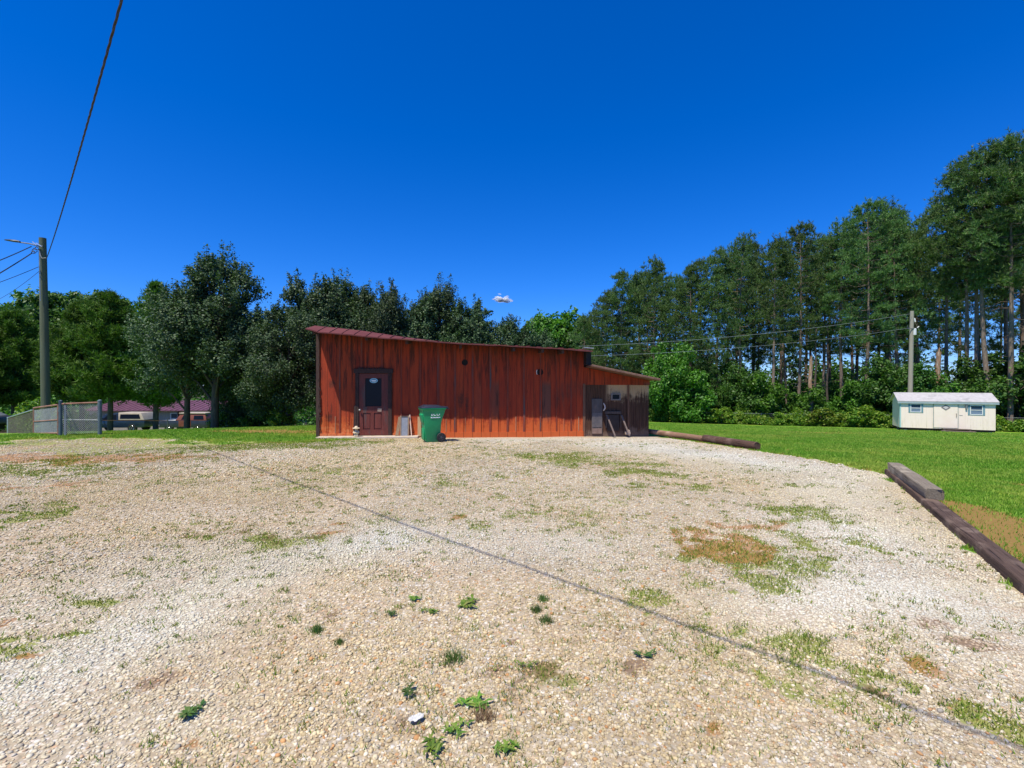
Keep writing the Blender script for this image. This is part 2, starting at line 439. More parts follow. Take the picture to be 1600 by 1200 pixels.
# ---------------------------------------------------------------- loose stones
def stones(n_seed, y0, y1, spacing, ico):
    r_ = np.random.default_rng(n_seed)
    xs = np.arange(-1.2 * y1 - .8, 1.2 * y1 + .8, spacing); ys = np.arange(y0, y1, spacing)
    x, y = np.meshgrid(xs, ys); x = x.ravel(); y = y.ravel()
    x = x + r_.uniform(-.5, .5, x.shape) * spacing; y = y + r_.uniform(-.5, .5, y.shape) * spacing
    k = np.abs(x) < 1.15 * y + .7
    x, y = x[k], y[k]
    la, we, og, pa, br, ba, n3 = masks(x, y)
    d = sdist(x, y)
    keep = (r_.random(len(x)) > .66 * we + .42 * og + .4 * br) & (la < .35 + .3 * r_.random(len(x)) - .25) & (d < -.05)
    fines = sstep(.46, .68, fbm(x, y, .8, 131, 5)) * (1 - .6 * np.clip(pa, 0, 1)); keep &= r_.random(len(x)) < .90 - .5 * fines
    x, y, pa, br, og, n3 = x[keep], y[keep], pa[keep], br[keep], og[keep], n3[keep]
    n = len(x)
    if ico:
        t = (1 + 5 ** .5) / 2
        b = np.array([(-1, t, 0), (1, t, 0), (-1, -t, 0), (1, -t, 0), (0, -1, t), (0, 1, t), (0, -1, -t), (0, 1, -t), (t, 0, -1), (t, 0, 1), (-t, 0, -1), (-t, 0, 1)], float) / 1.902
        f = np.array([(0, 11, 5), (0, 5, 1), (0, 1, 7), (0, 7, 10), (0, 10, 11), (1, 5, 9), (5, 11, 4), (11, 10, 2), (10, 7, 6), (7, 1, 8), (3, 9, 4), (3, 4, 2), (3, 2, 6), (3, 6, 8), (3, 8, 9), (4, 9, 5), (2, 4, 11), (6, 2, 10), (8, 6, 7), (9, 8, 1)])
    else:
        b = np.array([(1, 0, 0), (.1, 1, .1), (-1, .1, 0), (0, -1, -.1), (0.1, .1, 1), (0, 0, -1)], float)
        f = np.array([(0, 1, 4), (1, 2, 4), (2, 3, 4), (3, 0, 4), (1, 0, 5), (2, 1, 5), (3, 2, 5), (0, 3, 5)])
    m = len(b)
    sz = spacing * .50 * np.exp(r_.normal(0, .36, n)) * (1 + .55 * (r_.random(n) < .06))
    sz = np.minimum(sz, spacing * 1.25)
    v = b[None] * (1 + r_.uniform(-.22, .22, (n, m, 1)))
    v = v * np.stack([np.ones(n), r_.uniform(.6, .95, n), r_.uniform(.4, .7, n)], 1)[:, None, :] * sz[:, None, None]
    a = r_.uniform(0, 2 * np.pi, n); ca, sa = np.cos(a)[:, None], np.sin(a)[:, None]
    tl = r_.normal(0, .28, n); ct, st = np.cos(tl)[:, None], np.sin(tl)[:, None]
    y2 = v[..., 1] * ct - v[..., 2] * st; z2 = v[..., 1] * st + v[..., 2] * ct
    x3 = v[..., 0] * ca - y2 * sa; y3 = v[..., 0] * sa + y2 * ca
    z = H(x, y)
    nr = np.exp(-(np.hypot(x, y) / 9) ** 2)
    z = z + nr * ((fbm(x, y, 2.2, 71, 3) - .5) * .035 - pa * .012) + sz * r_.uniform(.0, .3, n)
    V = np.stack([x3 + x[:, None], y3 + y[:, None], z2 + z[:, None]], -1).reshape(-1, 3)
    FI = (f[None] + (np.arange(n) * m)[:, None, None]).reshape(-1, 3)
    pal = np.array([(.51, .43, .29), (.57, .49, .34), (.62, .56, .42), (.66, .61, .50), (.45, .365, .24), (.42, .40, .37), (.55, .52, .48), (.54, .30, .14), (.70, .67, .62), (.34, .26, .18)])
    pr = np.array([.19, .18, .16, .10, .12, .07, .07, .028, .05, .032])
    c = pal[r_.choice(len(pal), n, p=pr / pr.sum())] * r_.uniform(.72, 1.12, (n, 1))
    wt = np.clip(pa * 1.0, 0, .85)[:, None]
    c = c * (1 - wt) + np.array([.66, .675, .635]) * r_.uniform(.82, 1.08, (n, 1)) * wt
    bl = fbm(x, y, .9, 91, 4)[:, None]; c = c * (.80 + .42 * bl) * np.array([1.03, 1.0, .93])
    warm = sstep(.40, .65, n3)[:, None] * .75
    c = c * (1 - warm) + c * np.array([1.0, .93, .76]) * warm
    dk = np.clip(br * .45 + og * .5, 0, .7)[:, None]
    c = c * (1 - dk) + c * np.array([.75, .45, .28]) * dk
    cc = np.ones((n, m, 4), np.float32); cc[..., :3] = c[:, None, :]
    return V, FI, cc.reshape(-1, 4)

def stone_mat():
    m, nt, out = newmat('gravel_stone'); N = NT(nt)
    A = N.n('ShaderNodeAttribute', attribute_name='stone_colour')
    f = N.noise(N.coords((1, 1, 1)), 120, 3, .6)
    col = N.mix(N.math('MULTIPLY', f, .35), A.outputs['Color'], (.24, .18, .12))
    p = N.n('ShaderNodeBsdfPrincipled', ins={'Roughness': .85, 'Specular IOR Level': .25}); N.link(col, p.inputs['Base Color'])
    N.link(p.outputs[0], out.inputs[0]); return m
SM = stone_mat()
parts = [stones(1, 1.1, 4.2, .0150, True), stones(2, 4.2, 8.4, .0195, False), stones(3, 8.4, 15.2, .0275, False)]
off = 0; VV = []; FF = []; CC = []
for v_, f_, c_ in parts:
    VV.append(v_); FF.append(f_ + off); CC.append(c_); off += len(v_)
me = np_mesh('gravel', np.concatenate(VV), np.concatenate(FF), SM)
ca_ = me.attributes.new('stone_colour', 'FLOAT_COLOR', 'POINT'); ca_.data.foreach_set('color', np.concatenate(CC).ravel())
o = mobj('gravel', me); o['kind'] = 'stuff'; tag(o, 'loose tan, cream and white stones covering the yard', 'gravel')
del parts, VV, FF, CC

# ---------------------------------------------------------------- grass and weeds
def blades(x, y, z, h, w, r_, lean=.5, tip=1.0):
    n = len(x)
    a = r_.uniform(0, 2 * np.pi, n); l = r_.uniform(.1, lean, n) * h
    b = r_.uniform(0, 2 * np.pi, n)
    dx, dy = np.cos(a) * w / 2, np.sin(a) * w / 2
    V = np.zeros((n, 3, 3))
    V[:, 0] = np.stack([x - dx, y - dy, z - .006], 1); V[:, 1] = np.stack([x + dx, y + dy, z - .006], 1)
    V[:, 2] = np.stack([x + np.cos(b) * l, y + np.sin(b) * l, z + h], 1)
    return V.reshape(-1, 3), np.arange(3 * n).reshape(n, 3)

GRASS = leafmat('grass_blade', [(.07, .18, .014), (.115, .26, .018), (.17, .32, .026), (.27, .36, .06)], .6, .3, .25, (1.2, 1.3, .5), (.34, .38, .07))
OLIVE = leafmat('weed_blade', [(.06, .115, .015), (.12, .21, .02), (.19, .29, .03), (.27, .28, .06), (.22, .15, .06)], .65, .25, .2)

def lawn_blades(seed, n, az0, az1, r0, r1, hk=1.0):
    r_ = np.random.default_rng(seed)
    az = r_.uniform(R(az0), R(az1), n); r = r_.uniform(r0, r1, n)
    x, y = r * np.sin(az), r * np.cos(az)
    la, we, og, pa, br, ba, n3 = masks(x, y)
    k = (la > .35 + .4 * r_.random(n)) & (ba < .15 + .95 * r_.random(n))
    x, y, r = x[k], y[k], r[k]
    h = r_.uniform(.018, .05, len(x)) * hk * (.8 + .5 * fbm(x, y, .8, 5, 3)); w = .0045 + .0011 * r
    return blades(x, y, H(x, y), h, w, r_, .9)
L1 = lawn_blades(11, 330000, 18, 52, 5, 24)
L2 = lawn_blades(12, 110000, -54, -18, 14.5, 24, 1.1)
L3 = lawn_blades(13, 80000, 15, 52, 23, 48, 1.3)
V = np.concatenate([L1[0], L2[0], L3[0]]); Fc = np.concatenate([L1[1], L2[1] + len(L1[0]), L3[1] + len(L1[0]) + len(L2[0])])
o = mobj('grass', np_mesh('grass', V, Fc, GRASS)); o['kind'] = 'stuff'; tag(o, 'short bright green mown grass of the lawn', 'grass')

r_ = np.random.default_rng(21)
n = 520000
az = r_.uniform(R(-54), R(54), n); r = 1.6 + 14 * r_.random(n) ** 1.0
x, y = r * np.sin(az), r * np.cos(az)
la, we, og, pa, br, ba, n3 = masks(x, y)
k = (sdist(x, y) < .2) & (r_.random(n) < we * .85 + .006 * (n3 > .45))
x, y, r = x[k], y[k], r[k]
tn_ = 3600; ta = r_.uniform(R(-53), R(53), tn_); tr = 1.9 + 13 * r_.random(tn_); tx, ty_ = tr * np.sin(ta), tr * np.cos(ta)
tk = (sdist(tx, ty_) < -.1) & (r_.random(tn_) < .25 + .75 * (fbm(tx, ty_, .45, 141, 3) > .5)); tx, ty_ = tx[tk], ty_[tk]
ts = np.repeat(np.exp(r_.normal(-3.4, .55, len(tx))), 14)
x = np.concatenate([x, np.repeat(tx, 14) + r_.normal(0, 1, 14 * len(tx)) * ts]); y = np.concatenate([y, np.repeat(ty_, 14) + r_.normal(0, 1, 14 * len(tx)) * ts * .8]); r = np.hypot(x, y)
wv = blades(x, y, H(x, y) + .008, r_.uniform(.006, .026, len(x)), .0035 + .0011 * r, r_, 1.6)
o = mobj('weeds', np_mesh('weeds', wv[0], wv[1], OLIVE)); o['kind'] = 'stuff'; tag(o, 'low olive green weeds creeping through the gravel', 'weeds')

def rosette(seed, size, kind):
    r_ = np.random.default_rng(seed); V = []; Fq = []
    if kind == 'blade':
        n = 150
        p = r_.normal(0, size * .22, (n, 2))
        v, f = blades(p[:, 0], p[:, 1], np.full(n, 0.0), r_.uniform(.3, 1.0, n) * size * .5, np.full(n, .005), r_, .9)
        return v, f
    n = int(40 + 30 * r_.random()); q = 0
    cents = r_.normal(0, size * .26, (4, 2))
    for i in range(n):
        a = r_.uniform(0, 6.283); L = size * r_.uniform(.13, .38); w = L * r_.uniform(.10, .2); up = r_.uniform(.05, .5)
        d = np.array([math.cos(a), math.sin(a)]); s = np.array([-d[1], d[0]]); c = cents[i % 4] * (.3 + .7 * r_.random())
        P = []
        for t, ww, hh in ((0, .3, .0), (.45, 1, .75), (1, .06, .55)):
            for sg in (-1, 1):
                q2 = c + d * L * t * math.cos(up) + s * sg * w * ww
                P.append((q2[0], q2[1], .005 + hh * L * math.sin(up)))
        V += P; Fq += [(q, q + 1, q + 3), (q, q + 3, q + 2), (q + 2, q + 3, q + 5), (q + 2, q + 5, q + 4)]; q += 6
    return np.array(V), np.array(Fq)

WEED1 = leafmat('weed_leaf', [(.06, .13, .015), (.11, .22, .02), (.19, .29, .04), (.25, .27, .07)], .5, .2, .4)
WEED2 = leafmat('weed_dark', [(.03, .08, .015), (.05, .12, .02), (.09, .16, .03), (.15, .17, .05)], .5, .2, .4)
SINGLE = [(707, 1033, .15, 'blade', WEED2, 'dense dark green tuft of grass, the darkest clump in the near gravel'),
          (742, 1108, .17, 'leaf', WEED1, 'broad leafed bright weed just above the lowest pair of weeds'),
          (707, 1142, .15, 'leaf', WEED1, 'bright weed between two other leafy weeds near the photo bottom'),
          (688, 1170, .17, 'leaf', WEED1, 'lowest large leafy weed in the gravel near the photo bottom'),
          (637, 1086, .12, 'leaf', WEED2, 'single small weed standing left of the row of leafy weeds'),
          (724, 951, .24, 'leaf', WEED1, 'widest flat green weed patch in the middle of the gravel'),
          (648, 941, .13, 'leaf', WEED1, 'green weed left of the widest flat weed patch'),
          (670, 958, .12, 'leaf', WEED1, 'green weed just below and left of the widest flat patch'),
          (847, 940, .09, 'blade', WEED2, 'topmost of three small dark tufts in the gravel'),
          (838, 957, .10, 'blade', WEED2, 'middle of three small dark tufts in the gravel'),
          (853, 974, .11, 'blade', WEED2, 'lowest of three small dark tufts in the gravel'),
          (1003, 1026, .14, 'leaf', WEED2, 'lone blue green weed right of the brown stained gravel'),
          (495, 988, .10, 'blade', WEED2, 'small dark tuft at the edge of the white gravel track'),
          (825, 1045, .09, 'leaf', WEED1, 'tiny pale weed alone right of the darkest grass tuft'),
          (295, 1118, .16, 'leaf', WEED2, 'weed clump beside the white track at lower left'),
          (797, 1172, .14, 'leaf', WEED1, 'leafy weed at the bottom edge right of the leafy row'),
          (530, 1007, .07, 'blade', WEED2, 'smallest dark tuft below the white gravel track'),
          (610, 963, .10, 'leaf', WEED2, 'dark weed left of the lower flat green weeds')]
for i, (px, py, s, kd, mt, lb) in enumerate(SINGLE):
    gxp, gyp = G(px, py)
    v, f = rosette(100 + i, s, kd)
    me = np_mesh('weed', v, f, mt)
    o = mobj('weed', me); o.location = (gxp, gyp, h1(gxp, gyp) + .012); tag(o, lb, 'weed', 'weeds standing alone in the gravel')

gxp, gyp = G(757, 1124); v, f = rosette(140, .13, 'blade')
o = mobj('weed', np_mesh('weed', v, f, leafmat('dry_weed', [(.16, .09, .05), (.26, .16, .10), (.34, .22, .15)], .8, .2, .2))); o.location = (gxp, gyp, h1(gxp, gyp) + .012); tag(o, 'dry brown weed tuft beside the bright leafy weeds', 'weed', 'weeds standing alone in the gravel')
def scrap():
    m, nt, out = newmat('chalk_white'); N = NT(nt); f = N.noise(N.coords(), 40, 4)
    p = N.n('ShaderNodeBsdfPrincipled', ins={'Roughness': .9}); N.link(N.mix(f, (.46, .45, .43), (.66, .65, .63)), p.inputs['Base Color']); N.link(p.outputs[0], out.inputs[0])
    r_ = random.Random(2); mb = MB(); n_ = 8
    vs = [((i / n_ - .5) * .085 * (1 - .5 * abs(j / n_ - .5)), (j / n_ - .5) * .05 * (1 - .6 * abs(i / n_ - .5)), .004 + r_.uniform(0, .009)) for j in range(n_ + 1) for i in range(n_ + 1)]
    mb.add(vs, [(j * (n_ + 1) + i, j * (n_ + 1) + i + 1, (j + 1) * (n_ + 1) + i + 1, (j + 1) * (n_ + 1) + i) for j in range(n_) for i in range(n_)])
    x, y = G(650, 1128); o = mb.build('paper_scrap', m, None, loc=(x, y, h1(x, y) + .012)); o.rotation_euler = (0, 0, .6); tag(o, 'small crumpled white scrap lying on the near gravel', 'scrap')
scrap()
# ---------------------------------------------------------------- red barn
def plane_uv(px, py, root, ang):
    a = (px - CX) / F; c, s = math.cos(ang), math.sin(ang)
    u = (a * root[1] - root[0]) / (c - a * s); Y = root[1] + u * s
    return u, zat(py, Y) - root[2]

BA_ = R(4.97); BROOT = (-6.22, 15.4, 0.0)
W = lambda px, py: plane_uv(px, py, BROOT, BA_)
def Wn(px, py, o=.9):
    a = (px - CX) / F; c, s = math.cos(BA_), math.sin(BA_)
    r0 = (BROOT[0] + s * o, BROOT[1] - c * o)
    u = (a * r0[1] - r0[0]) / (c - a * s); return u, zat(py, r0[1] + u * s)

barn = thing('barn', 'long weathered red barn with sloping roof and dark lean-to', 'barn', BROOT, BA_)

def red_paint(name, base1, base2, grime=.5, tan=.8):
    m, nt, out = newmat(name); N = NT(nt)
    co = N.coords((1, 1, 1)); st = N.coords((5, 5, .35)); sx = N.n('ShaderNodeSeparateXYZ'); N.link(co, sx.inputs[0])
    u, v = sx.outputs[0], sx.outputs[2]
    f = N.noise(st, 2.2, 7, .65); g = N.noise(co, .8, 5, .6); h = N.noise(co, 9, 5, .7); fs = N.noise(N.coords((26, 26, .7)), 2, 4, .6)
    col = N.ramp(f, [(.3, base2), (.62, base1)])
    pid = N.math('FLOOR', N.math('DIVIDE', u, .29)); wn = N.n('ShaderNodeTexWhiteNoise', noise_dimensions='1D'); N.link(pid, wn.inputs['W'])
    hs = N.n('ShaderNodeHueSaturation'); N.link(N.math('MULTIPLY_ADD', wn.outputs[0], .16, .86), hs.inputs['Value']); N.link(N.math('MULTIPLY_ADD', wn.outputs[0], .004, .498), hs.inputs['Hue']); N.link(col, hs.inputs['Color'])
    col = hs.outputs[0]
    # weathered dark boards, more of them towards the right half
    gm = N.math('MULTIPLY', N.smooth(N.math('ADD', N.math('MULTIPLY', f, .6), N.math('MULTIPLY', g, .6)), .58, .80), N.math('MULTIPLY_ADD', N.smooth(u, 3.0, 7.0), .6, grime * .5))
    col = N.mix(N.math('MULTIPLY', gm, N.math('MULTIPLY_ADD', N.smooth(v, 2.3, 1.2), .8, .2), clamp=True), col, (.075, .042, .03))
    pb = N.math('MULTIPLY', N.math('GREATER_THAN', wn.outputs[0], .78), N.math('MULTIPLY', N.smooth(v, 1.9, 1.6), N.smooth(v, .3, .7)))
    col = N.mix(N.math('MULTIPLY', N.math('MULTIPLY', pb, N.smooth(u, 4.5, 6.5)), .75), col, (.09, .06, .045))
    col = N.mix(N.math('MULTIPLY', N.smooth(fs, .60, .78), .45), col, (.09, .03, .018))
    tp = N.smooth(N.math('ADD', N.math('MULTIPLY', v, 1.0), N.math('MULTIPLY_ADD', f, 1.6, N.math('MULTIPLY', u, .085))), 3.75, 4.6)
    col = N.mix(N.math('MULTIPLY', tp, .75), col, (.045, .02, .014))  # darker towards the top and the right end of the wall
    ks = N.noise(N.coords((3.6, 3.6, .30)), 2.2, 7, .72)
    col = N.mix(N.math('MULTIPLY', N.smooth(N.math('ADD', ks, N.math('MULTIPLY', v, .055)), .60, .74), .8), col, (.035, .02, .015))
    # bare tan wood low down
    tn = N.math('MULTIPLY', N.smooth(N.math('ADD', h, N.math('MULTIPLY', v, -.55)), .28, .52), N.math('MULTIPLY_ADD', N.smooth(u, 3.6, 2.0), tan * .75, .12 * tan))
    col = N.mix(N.math('MULTIPLY', tn, N.smooth(v, .75, .25)), col, (.56, .36, .16))
    lit_wear = N.smooth(N.math('ADD', N.math('MULTIPLY', h, .5), N.math('ADD', N.math('MULTIPLY', f, .7), N.math('MULTIPLY', v, -.62))), .18, .42)  # patchy orange wear low down, also painting in the brighter sunlit strip
    col = N.mix(N.math('MULTIPLY', lit_wear, .62), col, (.64, .135, .03))
    # grooves between boards
    fr = N.math('FRACT', N.math('DIVIDE', u, .29)); gr = N.math('LESS_THAN', fr, .045)
    col = N.mix(N.math('MULTIPLY', gr, .75), col, (.05, .02, .013))
    # old stains
    for cu, cv, ru, rv in ((.42, 1.72, .13, .2), (.35, .62, .2, .17), (4.55, 1.18, .17, .36), (4.75, 1.05, .08, .5)):
        dd = N.math('ADD', N.math('POWER', N.math('DIVIDE', N.math('SUBTRACT', u, cu), ru), 2.0), N.math('POWER', N.math('DIVIDE', N.math('SUBTRACT', v, cv), rv), 2.0))
        k = N.smooth(N.math('ADD', dd, N.math('ADD', N.math('MULTIPLY', h, 2.6), N.math('MULTIPLY', ks, 1.6))), 3.0, 1.9)
        col = N.mix(N.math('MULTIPLY', k, .75), col, (.05, .026, .018))
    p = N.n('ShaderNodeBsdfPrincipled', ins={'Roughness': .8, 'Specular IOR Level': .2}); N.link(col, p.inputs['Base Color'])
    hgt = N.math('SUBTRACT', N.math('MULTIPLY_ADD', fs, .5, N.math('MULTIPLY', h, .5)), gr)
    N.link(N.bump(hgt, .45, .012), p.inputs['Normal']); N.link(p.outputs[0], out.inputs[0]); return m

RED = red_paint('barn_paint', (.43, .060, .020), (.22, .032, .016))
BATT = noisy('old_batten', (.13, .030, .018), (.30, .05, .022), 5, .85, .4, .006, (8, 8, .6), c3=(.085, .065, .06))
DARKW = noisy('dark_wood', (.035, .018, .014), (.085, .045, .035), 6, .85, .4, .006, (6, 6, 1))
MAROON = noisy('maroon_sheet', (.105, .030, .030), (.155, .048, .045), 1.6, .75, .1, .01, (1, 1, 1), spec=.15, c3=(.13, .055, .032))
RUSTR = noisy('rusty_sheet', (.10, .05, .035), (.20, .11, .075), 3, .7, .2, .01, (3, .6, 1))

NEAR = [(481.5, 513), (497, 518.5), (541, 522), (570, 525.5), (630, 529.5), (716, 535.5), (800, 540), (860, 543.5), (919, 547.5)]
NU = [Wn(*p) for p in NEAR]; nu = np.array([p[0] for p in NU]); nv = np.array([p[1] for p in NU])
UR = W(912, 600)[0]; U2 = W(1014, 600)[0]
def zn(u): return float(np.interp(u, nu, nv))
def zw(u): return float(np.interp(u, [-.2, 0, .66, 1.4, 2.8, 4.2, 6.0, 7.3, 8.7], [3.59, 3.56, 3.50, 3.42, 3.22, 3.06, 2.985, 2.92, 2.85]))
us = np.linspace(0, UR, 30)
mb = MB()
mb.prism([(0, -.12), (UR, -.12)] + [(u, zw(u) - .05) for u in us[::-1]], 0, 7.0)
# battens at the seams of the sheets
bpx = [531, 565, 597, 627, 657, 685, 711, 739, 766, 793, 819, 845, 870, 893]
rr = random.Random(3)
for i, px in enumerate(bpx):
    u = W(px, 600)[0]; w = rr.uniform(.045, .085)
    v0 = .10 if px not in (565, 597) else W(px, 575)[1]
    top = zw(u) - .06
    x0 = u - w / 2; k = rr.uniform(-.015, .015)
    if px > 830: w *= .6
    mb.hexa([(x0, -.022, v0), (x0 + w, -.022, v0), (x0 + w, .001, v0), (x0, .001, v0)], [(x0 + k, -.022, top), (x0 + k + w, -.022, top), (x0 + k + w, .001, top), (x0 + k, .001, top)], 1)
for px in (509, 512.5, 524, 527.5, 546, 549, 641, 671, 674, 697, 703, 724, 727, 752, 755, 778, 781, 806, 809, 832, 857, 881, 904):
    u = W(px, 600)[0]; top = rr.uniform(.5, .85); k = rr.uniform(.006, .013)
    mb.b2(u - k, u + k, -.014, .001, .12, top, 0 if rr.random() < .82 else 3)  # some laths tan, the colour standing in for edges catching light
mb.b2(-.02, W(556, 600)[0], -.03, .001, -.08, .11, 0); mb.b2(W(613, 600)[0], UR, -.03, .001, -.08, .115, 0)
mb.b2(-.05, .05, -.05, .03, -.1, zw(0) - .1, 2)
for k in range(22):   # ragged edge of the corner
    v = rr.uniform(.2, 2.4); mb.box((.055 + rr.uniform(-.015, .02), -.035, v), (rr.uniform(.03, .06), .03, rr.uniform(.02, .07)), None, 2)
mb.build('wall', [RED, BATT, DARKW, noisy('lit_edge_lath', (.30, .10, .05), (.45, .24, .13), 6, .85, .3, .004, (6, 6, .8))], barn)
# main roof sheet, drooping over the yard at its left end
mb = MB()
uu = np.linspace(-.10, UR + .12, 48)
def rz_(u, d):
    wob = (float(vnoise(np.array([u * 3.1]), np.array([d * 2 + 5]), 3)[0]) - .5) * .035
    if d < 0: return zw(u) + (zn(u) - zw(u)) * (-d / .9) + wob * (-d / .9)
    return zw(u) - d * .004
ov = lambda u: -.9 + .1 * max(0, u) / 9 + (float(vnoise(np.array([u * 2.3]), np.array([1.0]), 8)[0]) - .5) * .05
rows = [(lambda u: ov(u)), (lambda u: -.45), (lambda u: 0.0), (lambda u: 3.5), (lambda u: 7.3)]
vs = []; nr_ = len(rows)
for layer in (0, -.035):
    for u in uu:
        for fn in rows:
            d = fn(u); vs.append((u, d, rz_(u, d) + layer))
fs = []; nU = len(uu); o2 = nU * nr_
for i in range(nU - 1):
    for j in range(nr_ - 1):
        a = i * nr_ + j
        fs.append((a, a + nr_, a + nr_ + 1, a + 1)); fs.append((o2 + a, o2 + a + 1, o2 + a + nr_ + 1, o2 + a + nr_))
    a = i * nr_; fs.append((a, o2 + a, o2 + a + nr_, a + nr_)); a += nr_ - 1; fs.append((a, a + nr_, o2 + a + nr_, o2 + a))
for j in range(nr_ - 1):
    fs.append((j, j + 1, o2 + j + 1, o2 + j)); a = (nU - 1) * nr_ + j; fs.append((a, o2 + a, o2 + a + 1, a + 1))
mb.add(vs, fs)
u = .25
while u < UR:
    for (da, db) in ((ov(u) - .004, -.001), (.001, 7.29)):
        za, zb = rz_(u, da), rz_(u, db)
        mb.hexa([(u - .014, da, za - .005), (u + .014, da, za - .005), (u + .014, db, zb - .005), (u - .014, db, zb - .005)], [(u - .008, da, za + .022), (u + .008, da, za + .022), (u + .008, db, zb + .022), (u - .008, db, zb + .022)])
    u += .36
mb.build('roof', MAROON, barn)
for px in (502, 580, 640, 720, 800, 843, 873):
    u = W(px, 600)[0]; mb = MB()
    mb.hexa([(u - .04, -.72, rz_(u, -.72) - .16), (u + .04, -.72, rz_(u, -.72) - .16), (u + .04, .0, zw(u) - .2), (u - .04, .0, zw(u) - .2)], [(u - .04, -.72, rz_(u, -.72) - .05), (u + .04, -.72, rz_(u, -.72) - .05), (u + .04, .0, zw(u) - .05), (u - .04, .0, zw(u) - .05)])
    mb.build('rafter', DARKW, barn)
# step between the two roofs
mb = MB(); mb.b2(UR + .002, UR + .17, -.35, 6.6, zw(UR) - .52, zw(UR) - .06); mb.build('end_board', noisy('black_board', (.010, .010, .012), (.025, .022, .022), 5, .8), barn, bevel=.008)
mb = MB(); u0 = UR - .05; mb.box((u0 + .06, -.55, zw(u0) + .01), (.32, .3, .02), Matrix.Rotation(.05, 3, 'Y')); mb.build('flashing', noisy('bare_tin', (.45, .45, .45), (.6, .6, .58), 8, .35, metal=.5), barn)

# lean-to
vl = W(950, 601)[1]
LN = [Wn(919, 569, .8), Wn(1032, 592.5, .8)]
def zl(u): return LN[0][1] + (LN[1][1] - LN[0][1]) * (u - LN[0][0]) / (LN[1][0] - LN[0][0])
def dirty_sheet():
    m, nt, out = newmat('dirty_sheet'); N = NT(nt)
    co = N.coords((1, 1, 1)); sx = N.n('ShaderNodeSeparateXYZ'); N.link(co, sx.inputs[0])
    st = N.noise(N.coords((9, 9, .5)), 2, 6, .65); bl = N.noise(co, 2.2, 5, .7)
    tanm = N.smooth(N.math('ADD', sx.outputs[2], N.math('ADD', N.math('MULTIPLY_ADD', st, .7, -.35), N.math('MULTIPLY_ADD', bl, 1.1, -.55))), 1.10, 1.42)
    tanm = N.math('MULTIPLY', tanm, N.smooth(sx.outputs[0], UR + .72, UR + .9))
    dark = N.ramp(st, [(.3, (.045, .022, .014)), (.7, (.125, .064, .04))])
    dark = N.mix(N.smooth(N.math('ADD', N.math('MULTIPLY', sx.outputs[2], -1.0), bl), .25, .5), dark, (.17, .11, .08))
    col = N.mix(tanm, dark, N.mix(bl, (.42, .28, .16), (.52, .37, .22)))
    p = N.n('ShaderNodeBsdfPrincipled', ins={'Roughness': .8, 'Specular IOR Level': .2}); N.link(col, p.inputs['Base Color'])
    N.link(N.bump(st, .3, .01), p.inputs['Normal']); N.link(p.outputs[0], out.inputs[0]); return m
SHEET = dirty_sheet()
mb = MB()
mb.prism([(UR + .003, -.12), (U2, -.12), (U2, zl(U2) - .05), (UR + .003, zl(UR) - .05)], .02, 5.2)
def ribs(mb, ua, ub, v0, v1, step=.076, y=.02, t=.016):
    u = ua
    while u < ub - step * .6:
        mb.hexa([(u, y - .001, v0), (u + step * .72, y - .001, v0), (u + step * .72, y + .002, v0), (u, y + .002, v0)], [(u, y - .001, v1), (u + step * .72, y - .001, v1), (u + step * .72, y + .002, v1), (u, y + .002, v1)])
        mb.hexa([(u + step * .2, y - t, v0), (u + step * .5, y - t, v0), (u + step * .72, y - .0005, v0), (u, y - .0005, v0)], [(u + step * .2, y - t, v1), (u + step * .5, y - t, v1), (u + step * .72, y - .0005, v1), (u, y - .0005, v1)])
        u += step
uw = lambda px: W(px, 640)[0]
vv = lambda py: W(960, py)[1]
ribs(mb, UR + .02, uw(924), .02, vl - .01); ribs(mb, uw(924), uw(942), vv(622), vl - .01)
ribs(mb, uw(943.5), uw(981), .02, vl - .01, .09, .02, .008); ribs(mb, uw(983), U2 - .01, .02, vl - .01, .076, .02, .014)
mb.build('lean_to_wall', SHEET, barn)
mb = MB(); mb.prism([(UR + .004, vl), (U2 + .02, vl - .02), (U2 + .02, zl(U2) - .06), (UR + .004, zl(UR) - .06)], -.02, .018)
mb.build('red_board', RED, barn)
BPOST = noisy('brown_post', (.09, .05, .03), (.22, .10, .06), 5, .85, .3, .006, (7, 7, .8))
mb = MB(); mb.b2(UR - .03, UR + .05, -.03, -.001, -.05, vl + .03); mb.build('post', BPOST, barn)
mb = MB(); mb.b2(uw(980.5), uw(983), -.03, .016, 0, vl - .01); mb.build('post', BPOST, barn)
mb = MB()
A0, B0 = UR + .08, LN[1][0]
mb.hexa([(A0, -.82, zl(A0) - .045), (B0, -.82, zl(B0) - .045), (B0, 5.4, zl(B0) - .045), (A0, 5.4, zl(A0) - .045)], [(A0, -.82, zl(A0)), (B0, -.82, zl(B0)), (B0, 5.4, zl(B0)), (A0, 5.4, zl(A0))])
k = -.80
while k < 5.3:
    mb.hexa([(A0, k, zl(A0) - .002), (B0, k, zl(B0) - .002), (B0, k + .05, zl(B0) - .002), (A0, k + .05, zl(A0) - .002)], [(A0, k + .015, zl(A0) + .022), (B0, k + .015, zl(B0) + .022), (B0, k + .035, zl(B0) + .022), (A0, k + .035, zl(A0) + .022)]); k += .2
mb.build('lean_to_roof', RUSTR, barn)
